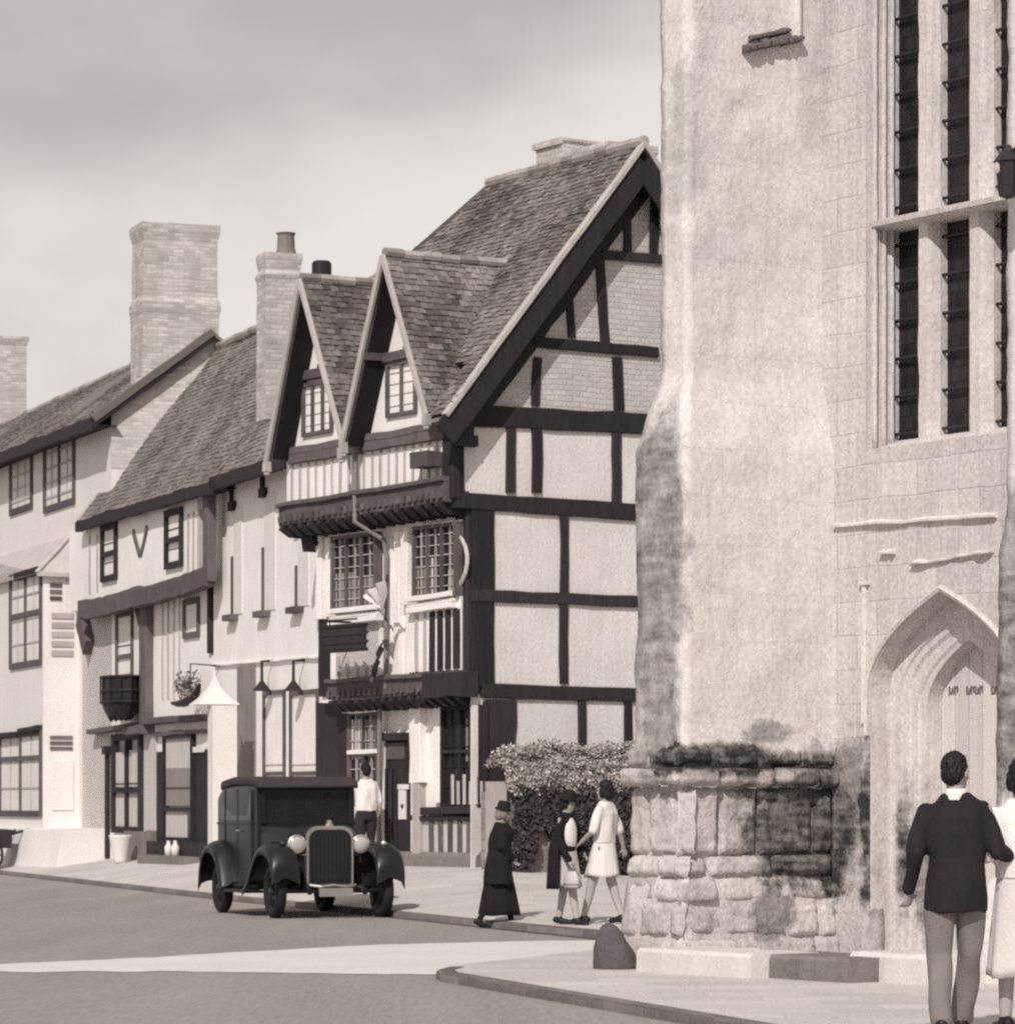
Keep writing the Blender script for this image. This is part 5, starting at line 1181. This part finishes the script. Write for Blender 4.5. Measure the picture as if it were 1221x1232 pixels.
# ------------------------------------------------------------------ people
SKIN = mat('skin', .36, rough=.6, var=.08, bump=.1); HAIR = mat('dark_hair', .014, rough=.6, var=.4, scale=14, bump=.5, bscale=50)
NAVY = mat('dark_jacket', .020, rough=.9, var=.25, scale=5, bump=.35, bscale=60); BLACKC = mat('black_coat', .013, rough=.9, var=.3, scale=5, bump=.3)
FLAN = mat('flannel_trousers', .20, rough=.95, var=.14, scale=5, bump=.35, bscale=70); WHITEC = mat('white_cloth', .74, rough=.9, var=.08, scale=5, bump=.3)
DRESS = mat('pale_dress', .62, rough=.9, var=.08, scale=4, bump=.35); SKIRT = mat('grey_skirt', .5, rough=.9, var=.12, scale=5, bump=.3)
SHOE = mat('dark_shoe', .018, rough=.5, var=.2); STOCK = mat('pale_stocking', .42, rough=.8, var=.1); EYEM = mat('eye', .03, rough=.3, bump=0); LIP = mat('lip', .17, rough=.5, bump=0)
def ering(c, rx, ry, n=22, yaw=0.0):
    return [Vector(c) + Vector((rx*math.cos(a)*math.cos(yaw) - ry*math.sin(a)*math.sin(yaw), rx*math.cos(a)*math.sin(yaw) + ry*math.sin(a)*math.cos(yaw), 0)) for a in [k*2*math.pi/n for k in range(n)]]
def hand(mb, w_, d, side, s_=1.0, curl=.6):
    """palm, four unequal bent fingers and a thumb that leaves the side of the palm"""
    w_, d, side = Vector(w_), Vector(d).normalized(), Vector(side).normalized(); nn = d.cross(side).normalized()
    pe = w_ + d*.085*s_
    mb.cap(w_, .026*s_, pe, .030*s_, seg=12, side=side, sx=1.25, sq=.55)
    for i, (off, ln) in enumerate(((.030, .072), (.010, .082), (-.011, .076), (-.031, .060))):
        b0 = pe - d*.012*s_ + side*off*s_; d1 = (d + nn*curl*.55).normalized(); d2 = (d + nn*curl*1.6).normalized(); d3 = (d*.6 + nn*curl*2.2).normalized()
        p1 = b0 + d1*ln*.48*s_; p2 = p1 + d2*ln*.34*s_; p3 = p2 + d3*ln*.24*s_
        mb.cap(b0, .0098*s_, p1, .0092*s_, seg=8); mb.cap(p1, .0092*s_, p2, .0086*s_, seg=8); mb.cap(p2, .0086*s_, p3, .0078*s_, seg=8)
    t0 = w_ + d*.028*s_ + side*.030*s_; t1 = t0 + (d*.6 + side*.75 + nn*.3).normalized()*.040*s_; t2 = t1 + (d*.95 + side*.15 + nn*.5).normalized()*.032*s_
    mb.cap(t0, .014*s_, t1, .0115*s_, seg=8); mb.cap(t1, .0112*s_, t2, .009*s_, seg=8)
def person(label, cat, loc, rz, H, J, dress, group=None, vox=.011, headyaw=0.0, nod=0.0, hats=None):
    """J: joints on a 1.75 m figure facing +y"""
    k = H/1.75; root = empty('person', loc, rz, label, cat, group); root.scale = (k, k, k)
    D = dict(ls=(-.172, 0, 1.405), rs=(.172, 0, 1.405), le=(-.24, -.03, 1.15), re=(.24, -.03, 1.15), lw=(-.25, .03, .90), rw=(.25, .03, .90), lh=(-.09, 0, .92), rh=(.09, 0, .92), lk=(-.095, .02, .50), rk=(.095, .02, .50), la=(-.095, 0, .09), ra=(.095, 0, .09), lfd=(-.15, 1, -.1), rfd=(.15, 1, -.1), lean=0.0)
    D.update(J); V = {q: (Vector(x) if isinstance(x, tuple) else x) for q, x in D.items()}
    hc = Vector((0, .02 + V['lean'], 1.625)); hr = Matrix.Rotation(headyaw, 3, 'Z') @ Matrix.Rotation(-nod, 3, 'X'); h = lambda x, y, z: hc + hr @ Vector((x, y, z))
    female = dress.get('female', False)
    mb = MB()
    mb.ell(h(0, -.012, .025), (.076, .096, .100), hr); mb.ell(h(0, .022, -.055), (.060, .066, .070), hr); mb.ell(h(0, .055, -.098), (.032, .032, .026), hr)
    mb.ell(h(0, .094, -.022), (.012, .017, .022), hr); mb.ell(h(0, .080, .012), (.045, .016, .014), hr); mb.ell(h(0, .083, -.066), (.022, .012, .010), hr)
    for s_ in (-1, 1): mb.ell(h(s_*.078, -.005, -.01), (.010, .019, .032), hr); mb.ell(h(s_*.036, .066, -.03), (.024, .02, .02), hr)
    mb.cap(h(0, -.015, -.06), .054, (0, V['lean']*.7, 1.44), .062, seg=14)
    ln = V['lean']
    mb.loft([ering((0, ln*f_, z), rx, ry) for z, rx, ry, f_ in ((.86,.13,.09,0),(.95,.155,.105,0),(1.08,.135,.09,.2),(1.25,.155,.10,.5),(1.38,.165,.095,.7),(1.45,.11,.07,.75),(1.48,.06,.055,.75))])
    for s_ in 'lr':
        sh = V[s_+'s'] + Vector((0, ln*.7, 0)); e, w_ = V[s_+'e'] + Vector((0, ln*.5, 0)), V[s_+'w'] + Vector((0, ln*.3, 0)); V[s_+'S'], V[s_+'E'], V[s_+'W'] = sh, e, w_
        mb.cap(sh, .044, e, .038, seg=12); mb.cap(e, .038, w_, .025, seg=12)
        side = Vector((1 if s_ == 'l' else -1, .7, 0)); hd_ = V.get(s_+'hd', (w_ - e).normalized()); hand(mb, w_, hd_, (side - hd_*side.dot(hd_)), 1.0, dress.get('curl', .6)*(1 if s_ == 'r' else -1)*1.0)
        hp, kn, an = V[s_+'h'], V[s_+'k'], V[s_+'a']; mb.cap(hp, .082, kn, .056, seg=14); mb.cap(kn, .054, an, .036, seg=12)
        fd = V[s_+'fd'].normalized(); mb.cap(an - fd*.03 + Vector((0,0,-.045)), .036, an + fd*.14 + Vector((0,0,-.058)), .028, seg=10)
    remesh(mb, 'body', SKIN, root, vox, 3)
    for s_ in (-1, 1):
        mb = MB(); mb.ell(h(s_*.033, .083, -.004), (.012, .007, .006), hr, 8, 6); mb.build('eye', EYEM, root, True)
    mb = MB(); mb.ell(h(0, .094, -.066), (.022, .006, .006), hr, 8, 6); mb.build('mouth', LIP, root, True)
    # hair
    mb = MB(); mb.ell(h(0, -.022, .040), (.084, .098, .096), hr); mb.ell(h(0, -.060, -.005), (.074, .058, .080), hr)
    if female: mb.ell(h(0, -.055, -.05), (.085, .060, .075), hr); [mb.ell(h(s_*.070, -.005, -.02), (.026, .045, .070), hr) for s_ in (-1, 1)]
    remesh(mb, 'hair', dress.get('hair', HAIR), root, vox*.8, 2, .010, 40)
    up = dress.get('top')
    if up:
        m_, zb, rb, sleeve, nm = up; mb = MB(); fl_ = dress.get('flare', 1.0)
        rg = [(zb, .165*fl_, .115*fl_, 0), (zb + .1, .172*(fl_*.5+.5), .118*(fl_*.5+.5), 0), (.98, .172, .120, .05), (1.10, .160 if not female else .135, .108, .2), (1.25, .180, .118, .5), (1.35, .188, .115, .7), (1.41, .176, .092, .72), (1.45, .128, .08, .72), (1.49, .075, .068, .72)]
        rg = [q for i_, q in enumerate(rg) if i_ < 2 or q[0] > zb + .15]
        mb.loft([ering((0, ln*f_, z), rx*rb, ry*rb) for z, rx, ry, f_ in rg])
        for s_ in 'lr':
            S_, E_, W_ = V[s_+'S'], V[s_+'E'], V[s_+'W']
            mb.cap(S_ + Vector((-.012 if s_ == 'r' else .012, 0, -.016)), .061*rb, E_, .056*rb, seg=14)
            if sleeve > .5: mb.cap(E_, .055*rb, E_.lerp(W_, .93), .040*rb, seg=14)
        remesh(mb, nm, m_, root, vox, 3, .026, 6)
    lo = dress.get('trousers')
    if lo:
        mb = MB(); mb.loft([ering((0, 0, z), rx, ry) for z, rx, ry in ((.84, .165, .115), (.92, .17, .118), (1.02, .155, .105), (1.06, .15, .10))])
        for s_ in 'lr':
            hp, kn, an = V[s_+'h'], V[s_+'k'], V[s_+'a']; mb.cap(hp, .098, kn, .080, seg=16); mb.cap(kn, .079, an + Vector((0, 0, .0)), .072, seg=16)
        remesh(mb, 'trousers', lo, root, vox, 3, .020, 6)
    sk = dress.get('skirt')
    if sk:
        m_, zh, rx, ry = sk; mb = MB(); n = 44; rr = []; cx = (V['lk'] + V['rk'])/2
        for i in range(13):
            f = i/12; z = 1.06 + (zh - 1.06)*f; c = Vector((cx.x*f, cx.y*f*.9, 0)); bx, by = .15 + (rx - .15)*f**.8, .105 + (ry - .105)*f**.8
            rr.append([Vector((c.x + bx*math.cos(a)*(1 + .05*f*math.sin(a*7 + 1) + .03*f*math.sin(a*11)), c.y + by*math.sin(a)*(1 + .05*f*math.sin(a*7 + 1) + .03*f*math.sin(a*11)), z + .015*f*math.sin(a*3))) for a in [q*2*math.pi/n for q in range(n)]])
        mb.loft(rr); mb.build('skirt', m_, root, True)
    if dress.get('stock'):
        mb = MB()
        for s_ in 'lr': mb.cap(V[s_+'k'] + Vector((0,0,.05)), .064, V[s_+'k'].lerp(V[s_+'a'], .5), .052, seg=12); mb.cap(V[s_+'k'].lerp(V[s_+'a'], .4), .054, V[s_+'a'], .040, seg=12)
        remesh(mb, 'stockings', dress['stock'], root, vox, 2)
    for s_ in 'lr':
        an, fd = V[s_+'a'], V[s_+'fd'].normalized(); mb = MB()
        mb.cap(an - fd*.045 + Vector((0,0,-.042)), .044, an + fd*.16 + Vector((0,0,-.055)), .035, seg=12, side=(fd.y, -fd.x, 0), sq=1.0, sx=1.05); mb.cap(an + Vector((0,0,-.01)), .044, an + fd*.03 + Vector((0,0,-.05)), .042, seg=12)
        remesh(mb, 'shoe', dress.get('shoe', SHOE), root, .010, 2)
    if dress.get('collar'):
        mb = MB(); c0 = Vector((0, ln*.72, 0)); mb.loft([ering(c0 + Vector((0, -.012, 1.455)), .078, .074), ering(c0 + Vector((0, -.016, 1.49)), .070, .068), ering(c0 + Vector((0, -.018, 1.525)), .063, .063), ering(c0 + Vector((0, -.018, 1.525)), .058, .058)], cap=False); mb.build('shirt_collar', dress['collar'], root, True)
    if dress.get('hat'):
        m_, br = dress['hat']; mb = MB(); c = h(0, -.015, .075); ax = hr @ Vector((0, 0, 1)); mb.lathe(c, [(.086,-.03),(br,-.035),(br,-.02),(.098,.0),(.094,.06),(.07,.095),(.001,.10)], 22, axis=ax); mb.build('hat', m_, root, True)
    return root
def place(px, py): p = ground_hit(px, py); return p
# man in the dark jacket
mp_ = at_depth(1150, 0, 22.56); mz = ground_z(mp_.x, mp_.y)
man = person('person in a dark jacket and pale flannel trousers seen from behind walking on the pavement', 'person', (mp_.x, mp_.y, mz), R(-4), 1.735,
    dict(ls=(-.182, 0, 1.395), rs=(.182, 0, 1.395), le=(-.245, -.05, 1.13), lw=(-.285, .04, .89), re=(.265, -.03, 1.13), rw=(.40, .17, 1.07), rhd=(.8, .5, -.1), lk=(-.105, .02, .49), la=(-.10, -.16, .10), rk=(.085, .10, .50), ra=(.05, .22, .09), lfd=(-.1, 1, -.25), rfd=(.1, 1, 0), lh=(-.095, 0, .9), rh=(.085, 0, .9)),
    dict(top=(NAVY, .76, 1.12, 1, 'jacket'), trousers=FLAN, collar=WHITEC, curl=.75), vox=.0085, headyaw=R(-28))
wp = at_depth(1229, 0, 22.7); wz = ground_z(wp.x, wp.y)
person('person in a long white dress with dark hair arm in arm at the right edge', 'person', (wp.x, wp.y, wz), R(6), 1.70,
    dict(le=(-.235, -.06, 1.14), lw=(-.10, .19, 1.10), re=(.25, -.02, 1.13), rw=(.22, .1, .92), lk=(-.08, .06, .5), la=(-.08, .1, .09), rk=(.08, 0, .5), ra=(.08, -.08, .09)),
    dict(top=(WHITEC, .98, 1.10, 1, 'blouse'), skirt=(DRESS, .36, .215, .19), female=True, stock=STOCK), vox=.0085)
q = place(600, 1117)
dq = q.y; h1 = (1117 - 968)*dq/FOC
w1 = person('person in a long black coat and dark hat walking near the motor car', 'person', q, R(-78), max(1.40, h1),
    dict(lean=.05, le=(-.22, .0, 1.16), lw=(-.16, .14, 1.0), re=(.22, -.02, 1.16), rw=(.18, .14, .98), lk=(-.09, .14, .5), la=(-.09, .20, .09), rk=(.09, -.10, .48), ra=(.09, -.30, .12), rfd=(.1, 1, -.5)),
    dict(top=(BLACKC, .62, 1.46, 1, 'coat'), flare=1.25, skirt=(BLACKC, .19, .235, .30), female=True, hat=(BLACKC, .125), hair=mat('grey_hair', .22, var=.3), collar=mat('pale_scarf', .30), stock=BLACKC), nod=R(12))
q = place(682, 1113); h2_ = (1113 - 955)*q.y/FOC
w2 = person('person in a dark cape and hat over a white blouse carrying a pale bag', 'person', q, R(-118), h2_,
    dict(le=(-.22, .05, 1.17), lw=(-.16, .18, .95), re=(.25, -.02, 1.14), rw=(.24, .16, .86), rk=(.10, .12, .5), ra=(.10, .20, .09), lk=(-.08, -.08, .49), la=(-.08, -.16, .10)),
    dict(top=(BLACKC, .98, 1.10, 1, 'jacket'), skirt=(SKIRT, .52, .20, .18), female=True, hat=(BLACKC, .14), stock=STOCK), nod=R(14))
mb = MB(); mb.ell((.045, .050, 1.20), (.135, .105, .25), None, 24, 16); mb.build('blouse', WHITEC, w2, True)
k2 = h2_/1.75
mb = MB(); n = 20; rr = []
for i in range(10):
    f = i/9; z = 1.46 - .98*f; bx, by = .12 + .16*min(1, f*2.4) + .04*f, .09 + .10*min(1, f*2.4) + .06*f; ring = []
    for side_ in (1, .90):
        rng = [R(165 + 205*t/n) for t in range(n+1)]
        if side_ < 1: rng = rng[::-1]
        ring += [Vector((bx*side_*math.cos(a)*(1 + .04*f*math.sin(a*6)), -.01 + by*side_*math.sin(a), z)) for a in rng]
    rr.append(ring)
mb.loft(rr); mb.build('cape', BLACKC, w2, True)
bag_m = mat('pale_bag', .55, var=.15); 
def handbag(loc, rz, s_, label):
    b = empty('handbag', loc, rz, label, 'bag'); b.scale = (s_,)*3; mb = MB(); rr = []
    for z, w_, d in ((0,.13,.05),(.03,.16,.07),(.14,.15,.06),(.20,.10,.03),(.21,.09,.02)): rr.append(ering((0,0,z), w_, d, 20))
    mb.loft(rr); mb.build('bag_body', bag_m, b, True); mb = MB(); mb.tube([Vector((.08*math.cos(a), 0, .2 + .10*math.sin(a))) for a in [math.pi*t/10 for t in range(11)]], .008, 6); mb.build('bag_handle', OAK_MID, b)
    mb = MB(); rr = [ering((0,0,z), w_, d, 20) for z, w_, d in ((-.004,.12,.045),(.05,.163,.073),(.055,.158,.07))]; mb.loft(rr); mb.build('bag_base', OAK_MID, b); return b
wl = w2.location + Matrix.Rotation(w2.rotation_euler.z, 3, 'Z') @ (Vector((.24, .19, .49))*k2); handbag(wl, R(-60), .95, 'pale handbag with dark base held by the person in the dark cape')
q = place(716, 1112); h3 = (1112 - 934)*q.y/FOC*.97; q3 = at_depth(727, 0, q.y)
w3 = person('person in a white blouse and skirt half hidden behind the corner of the chapel', 'person', (q3.x, q.y, ground_z(q3.x, q.y)), R(62), h3,
    dict(lean=-.02, le=(-.24, .04, 1.14), lw=(-.2, .22, 1.0), re=(.22, -.08, 1.15), rw=(.31, -.10, .93), lk=(-.08, .12, .5), la=(-.08, .24, .09), rk=(.08, -.05, .5), ra=(.08, -.2, .11)),
    dict(top=(WHITEC, .98, 1.10, 0, 'blouse'), skirt=(WHITEC, .58, .20, .21), female=True, stock=STOCK))
p4 = FT.M @ FT.front(440, 1000, -.75); z4 = ground_z(p4.x, p4.y)
person('person in a white shirt and dark trousers by the door behind the motor car', 'person', (p4.x, p4.y, z4), R(25), 1.72,
    dict(le=(-.25, .0, 1.15), lw=(-.22, .16, 1.0), re=(.25, 0, 1.14), rw=(.24, .1, .92)), dict(top=(WHITEC, .98, 1.14, 1, 'shirt'), trousers=mat('dark_trousers', .03)))
